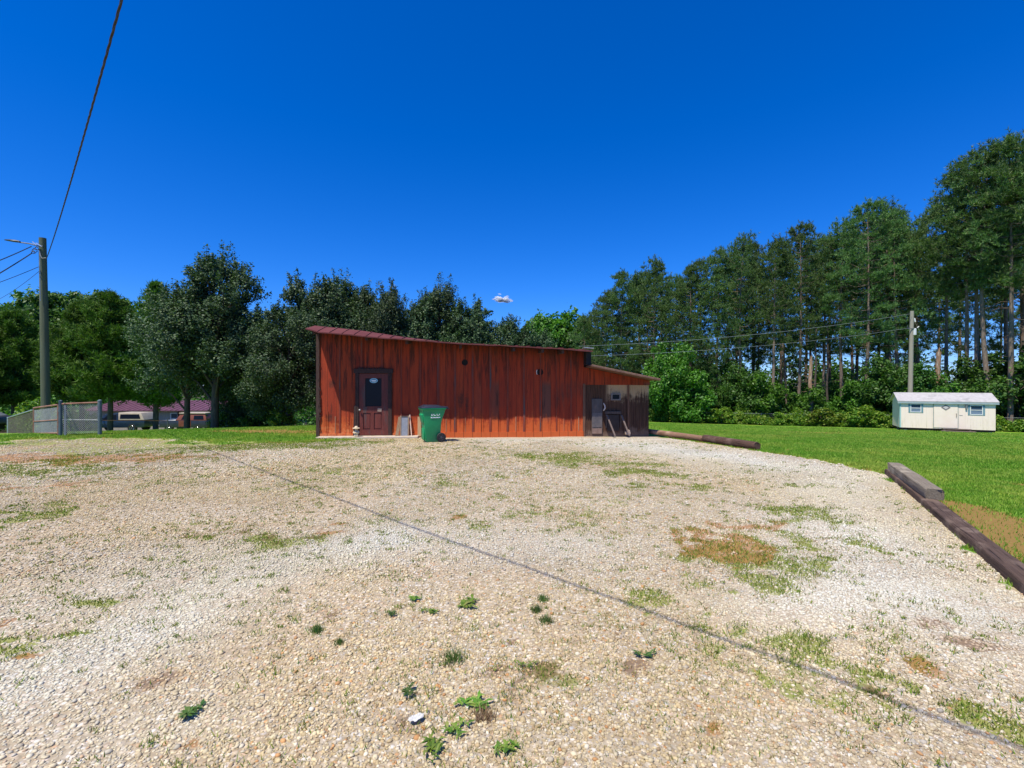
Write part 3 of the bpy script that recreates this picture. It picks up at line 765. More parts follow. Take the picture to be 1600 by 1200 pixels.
# lean-to door: grey patched leaf
GREYW = noisy('grey_door', (.055, .048, .048), (.11, .095, .09), 5, .75, .3, .006, (5, 5, .8), c3=(.17, .12, .10))
ldoor = MB(); ldoor.b2(uw(924.5), uw(941), -.025, .014, .03, vv(623)); ld = ldoor.build('door', GREYW, barn, bevel=.006); ld['label'] = 'grey patched lean-to door'
mb = MB(); mb.b2(uw(925), uw(940), -.033, -.026, vv(667), vv(645)); mb.build('patch', noisy('tin_patch', (.10, .09, .095), (.20, .17, .155), 4, .5, .2, metal=.3), ld)
mb = MB(); mb.b2(uw(925), uw(940), -.034, -.026, .03, vv(669)); mb.build('kick_board', noisy('pinkish_board', (.19, .12, .095), (.28, .19, .15), 7, .85), ld)
mb = MB(); mb.tube([(uw(942.5), -.03, vv(630)), (uw(944), -.07, vv(633)), (uw(944.5), -.08, vv(637)), (uw(943), -.07, vv(640)), (uw(942.6), -.03, vv(641.5))], [.018, .022, .022, .02, .016], 7); mb.build('handle', noisy('pale_handle', (.55, .47, .40), (.68, .6, .52), 9, .6), ld, True)
# small lean-to window
WFR = noisy('grey_frame', (.15, .13, .12), (.25, .22, .2), 9, .8); GLD = glass_dark('dark_glass', (.004, .006, .012), .3)
a, b, c, d = uw(954.5), uw(969.5), vv(625.5), vv(614.5); t = .045
mb = MB()
for q in ((a, b, c, c + t), (a, b, d - t, d), (a, a + t, c + t, d - t), (b - t, b, c + t, d - t)): mb.b2(q[0], q[1], -.045, .003, q[2], q[3])
wn_ = mb.build('window', WFR, barn, bevel=.005); wn_['label'] = 'small square dark window in the lean-to'
mb = MB(); mb.b2(a + t + .002, b - t - .002, -.012, .003, c + t + .002, d - t - .002); mb.build('pane', GLD, wn_)
# main door with frame, glass and round sticker
DFR = noisy('burnt_frame', (.022, .012, .010), (.07, .035, .028), 7, .85, .5, .01, (5, 5, 1.2))
fx0, fx1, fx2, fx3 = W(555, 630)[0], W(561, 630)[0], W(607, 630)[0], W(612.5, 630)[0]; dt = W(584, 583.5)[1]; ft = W(584, 576.5)[1]
mb = MB(); mb.b2(fx0 + .02, fx1, -.075, -.001, .04, dt); mb.b2(fx2, fx3, -.075, -.001, .04, dt); mb.b2(fx0 - .03, fx3 + .04, -.085, -.001, dt + .003, ft)
for i in range(9): mb.box((fx0 + .15 + i * .095, -.05, ft + .01), (rr.uniform(.03, .09), .05, rr.uniform(.02, .07)), Matrix.Rotation(rr.uniform(-.4, .4), 3, 'Y'))
mb.box((fx0 + .01, -.06, .5), (.09, .05, 1.0), Matrix.Rotation(.03, 3, 'Y'))
mb.build('door_frame', DFR, barn, bevel=.006)
DRD = noisy('door_paint', (.095, .020, .015), (.17, .035, .024), 4, .6, .25, .004, (4, 4, .8), c3=(.085, .05, .045))
mb = MB(); gu0, gu1, gv0, gv1 = W(571, 630)[0], W(596.5, 630)[0], W(584, 635)[1], W(584, 591)[1]
L_, R_, B_, T_ = fx1 + .006, fx2 - .006, .05, dt - .008
mb.b2(L_, gu0, -.04, -.002, gv0, gv1); mb.b2(gu1, R_, -.04, -.002, gv0, gv1); mb.b2(L_, R_, -.04, -.002, gv1 + .001, T_)
pv0, pv1 = W(584, 671)[1], W(584, 645)[1]; pa0, pa1, pb0, pb1 = W(567.5, 650)[0], W(579.5, 650)[0], W(584.5, 650)[0], W(597, 650)[0]
mb.b2(L_, R_, -.04, -.002, pv1, gv0 - .001); mb.b2(L_, R_, -.04, -.002, B_, pv0)
for q0, q1 in ((L_, pa0), (pa1, pb0), (pb1, R_)): mb.b2(q0, q1, -.04, -.002, pv0 + .001, pv1 - .001)
for q0, q1 in ((pa0, pa1), (pb0, pb1)):
    mb.b2(q0, q1, -.014, -.002, pv0 + .001, pv1 - .001); mb.b2(q0 + .03, q1 - .03, -.026, -.0145, pv0 + .04, pv1 - .04)
door = mb.build('door', DRD, barn)
mb = MB(); mb.b2(gu0 + .003, gu1 - .003, -.018, -.003, gv0 + .003, gv1 - .003); mb.build('window', GLD, door)
su, sv = W(584.2, 594.7)
mb = MB(); mb.lathe([(.125, 0), (.128, -.004), (.12, -.006)], (su, -.019, sv), 28, 'y', 0, 1, .62); mb.lathe([(.10, -.0061), (.09, -.008)], (su, -.019, sv), 24, 'y', 1, 1, .55); mb.b2(su - .075, su + .075, -.031, -.0275, sv - .012, sv + .022, 2); mb.b2(su - .05, su + .06, -.031, -.0275, sv - .042, sv - .026, 2)
mb.build('sticker', [noisy('sticker_cyan', (.25, .50, .58), (.33, .60, .68), 9, .4), noisy('sticker_blue', (.05, .17, .22), (.07, .22, .28), 9, .4), noisy('sticker_white', (.7, .75, .75), (.8, .85, .85), 9, .4)], door)
mb = MB(); ku, kv = W(563, 640.5); mb.lathe([(.02, 0), (.028, -.01), (.012, -.02), (.012, -.04), (.03, -.05), (.03, -.07), (.015, -.08)], (ku, -.04, kv), 14, 'y'); mb.build('knob', noisy('knob_metal', (.4, .36, .3), (.55, .5, .42), 9, .35, metal=.7), door, True)
mb = MB(); mb.box((W(593.5, 640)[0], -.045, kv), (.13, .012, .11), Matrix.Rotation(.1, 3, 'Y')); mb.build('plate', noisy('plate_tan', (.3, .2, .15), (.42, .3, .22), 9, .7), door)
# round flue holes and wall vent
BLK = noisy('hole_dark', (.006, .006, .006), (.015, .013, .012), 8, .9)  # black colour stands in for the unlit inside of the holes
for px, py, r_ in ((726.3, 566.5, .085), (843.8, 581.5, .09)):
    u, v = W(px, py); mb = MB()
    mb.lathe([(r_ * 1.18, 0), (r_ * 1.2, -.02), (r_ * 1.02, -.022), (r_, -.008), (.01, -.006)], (u, 0, v), 24, 'y', 0)
    ring = mb.build('flue_hole', BLK, barn, True)
    if px > 800:
        mb = MB(); mb.tube([(u - .09 + .03 * math.cos(t_), -.03, v + .08 * math.sin(t_)) for t_ in np.linspace(1.9, 4.4, 9)], .012, 6); mb.build('rim', noisy('rim_white', (.6, .58, .55), (.7, .68, .66), 9, .6), ring)
# ---------------------------------------------------------------- small things against the barn
c_, s_ = math.cos(BA_), math.sin(BA_)
def BW(u, d, v=0.0): return (BROOT[0] + u * c_ - d * s_, BROOT[1] + u * s_ + d * c_, v)
CONC = noisy('old_concrete', (.42, .34, .27), (.56, .48, .40), 9, .9, .25, .004, c3=(.34, .26, .20))
sl = thing('concrete_step', 'low pale concrete step under the red barn door', 'step', BW(W(500, 683)[0], -.33), BA_)
mb = MB(); Ls = W(655, 683)[0] - W(500, 683)[0]
mb.b2(0, Ls, -.15, .28, -.05, .035); sl_o = mb.build('slab', CONC, sl, bevel=.012)

st = thing('garden_statue', 'small pale stone statue of a figure in a wide hat by the barn door', 'statue', BW(W(560.5, 684)[0], -.34, .035), BA_ + .2)
STONE = noisy('cast_stone', (.50, .40, .27), (.66, .55, .40), 14, .9, .3, .006, c3=(.36, .28, .19))
mb = MB(); mb.lathe([(.075, 0), (.08, .01), (.075, .03), (.06, .04), (.062, .08), (.068, .12), (.058, .17), (.035, .20), (.028, .21), (.045, .23), (.048, .255), (.04, .28)], (0, 0, 0), 18)
mb.tube([(-.055, -.01, .18), (-.085, -.03, .14), (-.06, -.065, .115), (-.01, -.07, .125)], [.022, .02, .018, .015], 8); mb.tube([(.055, -.01, .18), (.085, -.03, .14), (.06, -.065, .115), (.01, -.07, .125)], [.022, .02, .018, .015], 8)
mb.tube([(-.03, -.03, .03), (-.035, -.075, .02), (-.035, -.095, .025)], [.03, .026, .02], 8); mb.tube([(.03, -.03, .03), (.035, -.075, .02), (.035, -.095, .025)], [.03, .026, .02], 8)
mb.build('figure', STONE, st, True)
mb = MB(); mb.lathe([(.04, .268), (.10, .258), (.115, .268), (.10, .282), (.055, .29), (.05, .315), (.03, .335), (.005, .34)], (0, 0, 0), 22); mb.build('hat', STONE, st, True)

def lean_board(name, label, cat, px_b, py_b, px_t, py_t, wdt, th, mat, off=.12, group=None):
    ub, vb = W(px_b, py_b); ut, vt = W(px_t, py_t)
    o = thing(name, label, cat, BW(ub, 0, 0), BA_, group)
    mb = MB(); du = ut - ub; lean = off
    mb.hexa([(-wdt / 2, -lean - th, .0), (wdt / 2, -lean - th, .0), (wdt / 2, -lean, .0), (-wdt / 2, -lean, .0)], [(du - wdt / 2, -.03 - th, vt), (du + wdt / 2, -.03 - th, vt), (du + wdt / 2, -.03, vt), (du - wdt / 2, -.03, vt)])
    return o, mb
o_, mb = lean_board('wood_plank', 'short dark plank leaning on the barn left of the grey screen', 'plank', 621.5, 683, 625.5, 651, .10, .035, None, .22)
mb.build('board', noisy('plank_brown', (.16, .10, .06), (.30, .20, .12), 5, .85, .3, .005, (6, 6, .8)), o_)
o_, mb = lean_board('wood_stick', 'thin pale pinkish stick leaning right of the grey screen', 'stick', 644.5, 682.5, 640.5, 648, .03, .03, None, .2)
mb.build('board', noisy('stick_pale', (.55, .36, .28), (.68, .50, .40), 8, .8), o_)
o_, mb = lean_board('tan_board', 'upright tan board against the barn just behind the green bin', 'board', 655.5, 680, 655.5, 651, .11, .02, None, .05)
mb.build('board', noisy('board_tan', (.42, .27, .14), (.55, .38, .2), 6, .85, .2, .005, (5, 5, .7)), o_)
sc_ = thing('window_screen', 'grey rectangular screen with wooden rails leaning on the barn', 'screen', BW(W(633, 682)[0], 0), BA_)
hv = W(633, 649)[1]; tlt = Matrix.Rotation(-.09, 3, 'X')
def tilted(mb): mb.v = [tuple(tlt @ Vector(p) + Vector((0, -.17, 0))) for p in mb.v]
mb = MB(); mb.b2(-.10, .10, -.008, .004, .01, hv - .05); tilted(mb); mb.build('mesh_panel', noisy('screen_grey', (.20, .22, .26), (.27, .29, .33), 12, .7), sc_)
for x_ in (-.125, .125):
    mb = MB(); mb.b2(x_ - .022, x_ + .022, -.018, .012, 0, hv); tilted(mb); mb.build('rail', noisy('rail_wood%d' % (x_ > 0), (.20, .13, .08), (.34, .24, .16), 6, .85, .2, .004, (6, 6, 1)), sc_)
mb = MB(); mb.b2(-.10, .10, -.016, .010, hv - .05, hv - .005); tilted(mb); mb.build('header', noisy('rail_dark', (.05, .04, .04), (.1, .08, .07), 6, .85), sc_)
rk = thing('wooden_rack', 'dark wooden frame with two long legs leaning on the lean-to', 'rack', BW(uw(952), -.0), BA_)
RKW = noisy('rack_wood', (.05, .035, .03), (.12, .085, .07), 6, .8, .3, .004, (6, 6, 1)); RKL = noisy('rack_leg', (.10, .07, .06), (.19, .14, .12), 6, .8, .3, .004, (6, 6, 1))
x0_ = uw(952)
mb = MB(); mb.b2(uw(944.5) - x0_, uw(968.5) - x0_, -.09, -.03, vv(646.5), vv(642.5)); mb.build('top_bar', RKW, rk, bevel=.006)
for pt, pb_ in ((946.8, 954.4), (969.4, 976.2)):
    mb = MB(); t0, t1 = uw(pt) - x0_, uw(pb_) - x0_
    mb.hexa([(t1 - .025, -.5, 0), (t1 + .025, -.5, 0), (t1 + .025, -.45, 0), (t1 - .025, -.45, 0)], [(t0 - .025, -.12, vv(648)), (t0 + .025, -.12, vv(648)), (t0 + .025, -.05, vv(648)), (t0 - .025, -.05, vv(648))]); mb.build('leg', RKL, rk)
    mb = MB(); mb.b2(t0 - .02, t0 + .02, -.05, -.012, vv(668), vv(643)); mb.build('upright', RKW, rk)
mb = MB(); mb.b2(uw(948.5) - x0_, uw(967) - x0_, -.045, -.02, .12, vv(648)); mb.build('back_panel', noisy('rack_panel', (.03, .022, .02), (.06, .045, .04), 6, .85), rk)
mb = MB(); mb.box((0, 0, .05), (.16, .10, .10), Matrix.Rotation(.3, 3, 'Z')); mb.box((.03, .0, .125), (.07, .07, .07), Matrix.Rotation(.5, 3, 'Y'))
o_ = mb.build('stone_block', noisy('chip_stone', (.35, .26, .2), (.5, .4, .32), 9, .9), None, bevel=.012, loc=BW(uw(979), -.12)); tag(o_, 'small brown broken block on the ground by the lean-to post', 'block')

# ---------------------------------------------------------------- green wheeled bin
BG = noisy('bin_green', (.004, .25, .085), (.01, .32, .115), 3, .42, .05, .003, spec=.5, c3=(.02, .22, .12)); BLID = noisy('bin_lid', (.012, .016, .03), (.025, .03, .05), 4, .4, .05, spec=.5); TYR = noisy('bin_tyre', (.010, .010, .011), (.022, .022, .022), 9, .65)
bx_, by_ = at(674.5, 14.25), 14.25
bn = thing('wheeled_bin', 'green wheeled rubbish bin with dark lid beside the barn', 'bin', (bx_, by_, .0), R(22))
lv = [(0, -.20, .19, .20), (.03, -.22, .21, .215), (.56, -.265, .235, .245), (.70, -.285, .265, .262), (.88, -.31, .33, .285), (.955, -.325, .35, .295), (.957, -.345, .37, .312), (1.0, -.345, .37, .312)]
vs = []; fs = []
for z, x0, x1, w in lv: vs += [(x0, -w, z), (x1, -w, z), (x1, w, z), (x0, w, z)]
for i in range(len(lv) - 1):
    for k in range(4): fs.append((i * 4 + k, i * 4 + (k + 1) % 4, (i + 1) * 4 + (k + 1) % 4, (i + 1) * 4 + k))
fs += [(3, 2, 1, 0), tuple(len(lv) * 4 - 4 + k for k in range(4))]
mb = MB(); mb.add(vs, fs)
mb.hexa([(-.30, -.20, .60), (-.27, -.20, .52), (-.27, .20, .52), (-.30, .20, .60)], [(-.345, -.20, .80), (-.28, -.20, .84), (-.28, .20, .84), (-.345, .20, .80)])
mb.b2(-.275, -.235, -.17, .17, .06, .40)
mb.build('body', BG, bn, bevel=.022, smooth=True)
mb = MB(); mb.hexa([(-.36, -.32, 1.004), (.40, -.32, 1.004), (.40, .32, 1.004), (-.36, .32, 1.004)], [(-.33, -.29, 1.035), (.45, -.25, 1.03), (.45, .25, 1.03), (-.33, .29, 1.035)])
mb.hexa([(-.30, -.26, 1.034), (.30, -.26, 1.034), (.30, .26, 1.034), (-.30, .26, 1.034)], [(-.22, -.2, 1.085), (.16, -.2, 1.075), (.16, .2, 1.075), (-.22, .2, 1.085)])
mb.build('lid', BLID, bn, bevel=.012, smooth=True)
mb = MB(); mb.tube([(.36, -.24, .985), (.45, -.24, .975), (.47, -.22, .975), (.47, .22, .975), (.45, .24, .975), (.36, .24, .985)], .016, 8); mb.build('handle', BLID, bn, True)
for sy in (-1, 1):
    mb = MB(); y = sy * .265; prof = [(.075, -.028), (.12, -.03), (.135, -.018), (.135, .018), (.12, .03), (.075, .028)]
    mb.lathe(prof, (.225, y, .135), 26, 'y'); wh = mb.build('wheel', TYR, bn, True)
    mb = MB(); mb.lathe([(.085, -.024), (.08, -.03), (.07, -.024), (.03, -.026), (.028, -.038), (.004, -.04)], (.225, y, .135), 22, 'y')
    for k in range(5):
        a = k * 2 * math.pi / 5; mb.box((.225 + .05 * math.cos(a), y - .028, .135 + .05 * math.sin(a)), (.06, .01, .016), Matrix.Rotation(-a, 3, 'Y'))
    mb.build('hub', noisy('hub_grey%d' % sy, (.04, .04, .045), (.09, .09, .1), 9, .45), wh, True)
mb = MB(); mb.tube([(.225, -.25, .135), (.225, .25, .135)], .014, 8); mb.build('axle', noisy('axle_steel', (.2, .2, .2), (.3, .3, .3), 9, .4, metal=.8), bn)
WHT = noisy('decal_white', (.72, .74, .72), (.80, .82, .80), 9, .5)
def text_mesh(body, size, name, mat, parent, loc, rot, ext=.001, sx=1.0, shear=0.0, outline=False):
    cu = bpy.data.curves.new(name, 'FONT'); cu.body = body; cu.size = size; cu.extrude = ext; cu.align_x = 'CENTER'; cu.align_y = 'CENTER'; cu.shear = shear
    tmp = bpy.data.objects.new('tmp', cu); COL.objects.link(tmp)
    dg = bpy.context.evaluated_depsgraph_get(); me = bpy.data.meshes.new_from_object(tmp.evaluated_get(dg))
    bpy.data.objects.remove(tmp); me.name = name; me.materials.clear(); me.materials.append(mat)
    o = bpy.data.objects.new(name, me); o.location = loc; o.rotation_euler = rot; o.scale = (sx, 1, 1); return link(o, parent)
ty = -.285
text_mesh('ECO', .125, 'logo', WHT, bn, (.045, -.277 - .004, .815), (R(90 - 7), 0, 0), .001, 1.05, .25)
mb = MB(); rx = random.Random(5); x = -.085
while x < .175:
    w = rx.uniform(.014, .026); mb.box((x + w / 2, -.268, .722 + rx.uniform(-.002, .002)), (w, .006, rx.uniform(.026, .034)), Matrix.Rotation(R(-7), 3, 'X')); x += w + .005
mb.build('lettering', WHT, bn)

# ---------------------------------------------------------------- timbers and logs edging the gravel
def rough_beam(name, p0, p1, w, h, z0, mat, label, seed, roundish=0.0, sink=0.0, n=34):
    p0 = Vector((*p0, 0)); p1 = Vector((*p1, 0)); L = (p1 - p0).length; ang = math.atan2(p1.y - p0.y, p1.x - p0.x)
    r_ = random.Random(seed); vs = []; fs = []; m = 16
    ph = [r_.uniform(0, 99) for _ in range(4)]
    for i in range(n + 1):
        x = L * i / n
        for k in range(m):
            a = 2 * math.pi * (k + .5) / m
            e = .20 + .7 * roundish
            ca, sa = math.cos(a), math.sin(a)
            cx = math.copysign(abs(ca) ** e, ca); sz = math.copysign(abs(sa) ** e, sa)
            nz = float(fbm(np.array([x * 1.6 + ph[0]]), np.array([k * .9 + ph[1]]), 1, seed, 3)[0]) - .5
            nb = float(fbm(np.array([x * .7 + ph[2]]), np.array([ph[3]]), 1, seed + 5, 2)[0]) - .5
            endf = 1 - .05 * (1 if i in (0, n) else 0)
            wx = w / 2 * (1 + nz * .16) * endf; hz = h / 2 * (1 + nz * .14) * endf
            xe = x + ((r_.uniform(-.03, .03)) if i in (0, n) else 0)
            vs.append((xe, cx * wx + nb * w * .12, h / 2 + sz * hz))
    for i in range(n):
        for k in range(m): fs.append((i * m + k, i * m + (k + 1) % m, (i + 1) * m + (k + 1) % m, (i + 1) * m + k))
    fs += [tuple(range(m)), tuple(n * m + m - 1 - k for k in range(m))]
    mb = MB(); mb.add(vs, fs)
    o = mb.build(name, mat, None, smooth=True); o.location = (p0.x, p0.y, z0 - sink); o.rotation_euler = (0, 0, ang)
    tag(o, label, 'timber' if roundish < .5 else 'log'); return o
def oldwood(name, c1, c2, c3, rings=False):
    m, nt, out = newmat(name); N = NT(nt); v = N.coords((1.2, 22, 22)); f = N.noise(v, 2, 7, .7); g = N.noise(N.coords((1, 1, 1)), 3, 4, .6); cr = N.noise(N.coords((.8, 34, 34)), 1.4, 3, .6)
    col = N.ramp(f, [(.25, c1), (.7, c2)]); col = N.mix(N.smooth(g, .5, .7), col, c3); k = N.smooth(cr, .62, .70); col = N.mix(N.math('MULTIPLY', k, .8), col, (.02, .013, .01))
    p = N.n('ShaderNodeBsdfPrincipled', ins={'Roughness': .88, 'Specular IOR Level': .2}); N.link(col, p.inputs['Base Color']); N.link(N.bump(N.math('SUBTRACT', f, k), .9, .02), p.inputs['Normal']); N.link(p.outputs[0], out.inputs[0]); return m
TIE = oldwood('creosote_timber', (.045, .028, .022), (.13, .085, .065), (.19, .135, .105)); TIEG = oldwood('grey_timber', (.13, .105, .08), (.28, .235, .18), (.34, .29, .22)); LOGT = oldwood('tan_log', (.16, .085, .055), (.30, .18, .12), (.36, .24, .17)); LOGD = oldwood('dark_log', (.05, .028, .022), (.13, .075, .055), (.16, .10, .08))
rough_beam('timber_beam', (7.20, 9.12), (2.6, .95), .20, .22, .085 - .22, TIE, 'long dark brown timber edging the gravel, running to the right edge', 4, n=90)
zt = .075
g0, g1 = (7.16, 9.0), (5.92, 6.72)
rough_beam('timber_block', g0, g1, .205, .155, zt, TIEG, 'weathered grey timber block lying on top of the dark timber', 9, n=40)
rough_beam('edging_log', (4.72, 16.75), (5.83, 14.35), .17, .17, .0, LOGT, 'paler brown log nearer the barn along the lawn edge', 12, .9, .03)
rough_beam('edging_log', (5.80, 14.45), (6.42, 12.55), .21, .21, .0, LOGD, 'thick dark brown log with its cut end facing the gravel', 14, .9, .03)
# ---------------------------------------------------------------- white portable shed on the lawn
SA = R(-28); SROOT = (28.85, 35.7, -1.52)
S = lambda px, py: plane_uv(px, py, SROOT, SA)
shed = thing('garden_shed', 'white portable shed with grey roof and two shuttered windows', 'shed', SROOT, SA)
SL, SD, SH, SRI = 5.25, 2.4, 2.0, 2.52
def siding():
    m, nt, out = newmat('shed_siding'); N = NT(nt); co = N.coords((1, 1, 1)); sx = N.n('ShaderNodeSeparateXYZ'); N.link(co, sx.inputs[0])
    s_ = N.math('ADD', sx.outputs[0], sx.outputs[1]); fr = N.math('FRACT', N.math('DIVIDE', s_, .305)); gr = N.math('LESS_THAN', fr, .03)
    f = N.noise(N.coords((2, 2, .6)), 1.5, 5, .6); w = N.noise(N.coords((6, 6, .5)), 2, 5, .6)
    col = N.mix(f, (.84, .68, .56), (.90, .76, .66)); col = N.mix(N.math('MULTIPLY', N.smooth(w, .5, .75), N.smooth(sx.outputs[2], 1.0, .0)), col, (.60, .50, .33)); col = N.mix(N.math('MULTIPLY', gr, .35), col, (.35, .33, .29))
    p = N.n('ShaderNodeBsdfPrincipled', ins={'Roughness': .65}); N.link(col, p.inputs['Base Color']); N.link(N.bump(gr, -.4, .006), p.inputs['Normal']); N.link(p.outputs[0], out.inputs[0]); return m
SIDE = siding()
BLUET = noisy('shed_trim', (.26, .33, .35), (.34, .42, .44), 4, .6)
mb = MB()
poly = [(0, 0), (SD, 0), (SD, SH), (SD / 2, SRI), (0, SH)]
vs = [(0, y, z) for y, z in poly] + [(SL, y, z) for y, z in poly]
mb.add(vs, [(0, 1, 2, 3, 4), (9, 8, 7, 6, 5)] + [(i, i + 5, (i + 1) % 5 + 5, (i + 1) % 5) for i in range(5)])
mb.build('wall', SIDE, shed)
SROOF = noisy('shed_shingle', (.36, .34, .34), (.45, .43, .43), 5, .85, .3, .01, c3=(.30, .29, .29))
mb = MB()
for sg in (-1, 1):
    ye, yr = (-.14, SD / 2) if sg < 0 else (SD + .14, SD / 2); ze = SH - .075
    mb.hexa([(-.16, ye, ze), (SL + .16, ye, ze), (SL + .16, yr, SRI + .005), (-.16, yr, SRI + .005)], [(-.16, ye, ze + .05), (SL + .16, ye, ze + .05), (SL + .16, yr, SRI + .06), (-.16, yr, SRI + .06)])
mb.build('roof', SROOF, shed)
mb = MB(); mb.b2(-.15, SL + .15, -.135, -.105, SH - .21, SH - .085); mb.build('fascia', BLUET, shed)
mb = MB(); mb.b2(-.012, .07, -.014, .06, 0, SH - .21); mb.b2(-.016, .001, .061, .13, 0, SH - .21); mb.build('corner_trim', noisy('corner_teal', (.32, .50, .48), (.40, .58, .55), 4, .6), shed)
WH = noisy('window_white', (.75, .76, .74), (.82, .82, .80), 6, .5); SHUT = noisy('shutter_blue', (.15, .27, .32), (.2, .33, .38), 5, .6); SGL = glass_dark('shed_glass', (.03, .06, .11), .12)
SCR = noisy('insect_screen', (.14, .19, .27), (.18, .24, .33), 5, .5)
for xa, xb, y0, y1, nm in ((1422.6, 1439.2, 643.9, 631.2, 'left'), (1515.8, 1535.5, 648, 633.6, 'right')):
    u0, v0 = S(xa, y0); u1, v1 = S(xb, y1); t = .035
    mb = MB()
    for q in ((u0, u1, v0, v0 + t), (u0, u1, v1 - t, v1), (u0, u0 + t, v0 + t, v1 - t), (u1 - t, u1, v0 + t, v1 - t), (u0 + t, u1 - t, (v0 + v1) / 2 - .02, (v0 + v1) / 2 + .02)): mb.b2(q[0], q[1], -.035, .002, q[2], q[3])
    wf = mb.build('window', WH, shed, bevel=.004)
    mb = MB(); mb.b2(u0 + t, u1 - t, -.012, .002, (v0 + v1) / 2 + .02, v1 - t); mb.build('pane', SGL, wf)
    mb = MB(); mb.b2(u0 + t, u1 - t, -.008, .002, v0 + t, (v0 + v1) / 2 - .02); mb.build('insect_screen', SCR, wf)
    for a, b in ((u0 - .12, u0 - .012), (u1 + .012, u1 + .12)):
        mb = MB(); mb.b2(a, b, -.025, -.001, v0 - .02, v1 + .02)
        for k in range(7): mb.b2(a + .02, b - .02, -.031, -.0255, v0 + .02 + k * (v1 - v0) / 7, v0 + .02 + k * (v1 - v0) / 7 + .025)
        mb.build('shutter', SHUT, shed)
d0, d1 = S(1458.6, 668)[0], S(1496.8, 668)[0]; dv0, dv1 = S(1478, 668.4)[1], S(1478, 629.2)[1]
mb = MB(); mb.b2(d0 + .02, d1 - .02, -.03, -.001, dv0, dv1); sd = mb.build('door', noisy('shed_door', (.84, .69, .56), (.89, .76, .65), 2, .6, .05), shed, bevel=.006)
mb = MB(); mb.b2(d0 - .03, d0 + .018, -.02, -.0012, dv0 - .03, dv1 + .03); mb.b2(d1 - .018, d1 + .03, -.02, -.0012, dv0 - .03, dv1 + .03); mb.b2(d0 + .0185, d1 - .0185, -.02, -.0012, dv1 + .005, dv1 + .03); mb.build('door_frame', noisy('door_edge', (.34, .34, .30), (.42, .42, .38), 4, .6), shed)
cu, cv = S(1477.6, 636.6)
mb = MB(); r1, r2 = .26, .16; mb.add([(cu - r1, -.045, cv), (cu, -.045, cv - r1 * .8), (cu + r1, -.045, cv), (cu, -.045, cv + r1 * .8), (cu - r1, -.031, cv), (cu, -.031, cv - r1 * .8), (cu + r1, -.031, cv), (cu, -.031, cv + r1 * .8)], [(0, 1, 2, 3), (4, 7, 6, 5), (0, 4, 5, 1), (1, 5, 6, 2), (2, 6, 7, 3), (3, 7, 4, 0)])
dm = mb.build('diamond_window', noisy('diamond_frame', (.18, .15, .15), (.25, .21, .2), 5, .6), sd)
mb = MB(); mb.add([(cu - r2, -.049, cv), (cu, -.049, cv - r2 * .8), (cu + r2, -.049, cv), (cu, -.049, cv + r2 * .8), (cu - r2, -.0455, cv), (cu, -.0455, cv - r2 * .8), (cu + r2, -.0455, cv), (cu, -.0455, cv + r2 * .8)], [(0, 1, 2, 3), (4, 7, 6, 5), (0, 4, 5, 1), (1, 5, 6, 2), (2, 6, 7, 3), (3, 7, 4, 0)])
mb.build('pane', noisy('diamond_pane', (.50, .46, .46), (.58, .54, .54), 5, .25), sd)
hu, hv_ = S(1494, 649); mb = MB(); mb.tube([(hu, -.03, hv_ + .13), (hu, -.07, hv_ + .12), (hu, -.07, hv_ - .12), (hu, -.03, hv_ - .13)], .014, 6); mb.build('handle', noisy('iron_black', (.02, .02, .02), (.05, .05, .05), 8, .5), sd)
lu, lv_ = S(1509.6, 635); mb = MB(); mb.b2(lu - .05, lu + .05, -.10, -.001, lv_ - .2, lv_ + .2); mb.b2(lu - .07, lu + .07, -.13, -.001, lv_ + .2, lv_ + .24); mb.build('wall_lamp', noisy('lamp_grey', (.10, .13, .14), (.17, .2, .21), 6, .5), shed, bevel=.01)
nu_, nv_ = S(1501.5, 649); mb = MB(); mb.b2(nu_ - .09, nu_ + .09, -.012, -.001, nv_ - .02, nv_ + .02); mb.build('hasp', noisy('hasp_grey', (.3, .28, .25), (.4, .38, .35), 6, .5), shed)
PIER = noisy('pier_block', (.30, .29, .28), (.42, .41, .40), 7, .9)
for x_, y_ in ((.35, .2), (1.7, .2), (3.9, .2), (5.0, .2), (.35, 2.2), (2.6, 2.2), (5.0, 2.2)):
    mb = MB(); mb.b2(x_ - .1, x_ + .1, y_ - .1, y_ + .1, -.45, -.14); mb.build('pier', PIER, shed)
for y_ in (.12, 2.28):
    mb = MB(); mb.b2(-.0, SL, y_ - .05, y_ + .05, -.138, -.002); mb.build('skid', DARKW, shed)
SGX, SGY = SROOT[0] + 3.0 * math.cos(SA) + math.sin(SA) * .7, SROOT[1] + 3.0 * math.sin(SA) - math.cos(SA) * .7
stp = thing('shed_steps', 'low dark wooden steps on the lawn below the shed door', 'steps', (SGX, SGY, h1(SGX, SGY)), SA)
for k, (ya, yb, zz) in enumerate(((-.45, -.05, .10), (.0, .4, .22))):
    mb = MB(); mb.b2(-.85 + .15 * k, .95 - .1 * k, ya, yb, zz - .04, zz); mb.b2(-.8 + .15 * k, -.72 + .15 * k, ya + .02, yb - .02, -.05, zz - .041); mb.b2(.8 - .1 * k, .88 - .1 * k, ya + .02, yb - .02, -.05, zz - .041); mb.build('tread', noisy('step_wood%d' % k, (.10, .07, .055), (.2, .15, .12), 6, .85, .3, .005, (1, 8, 8)), stp)

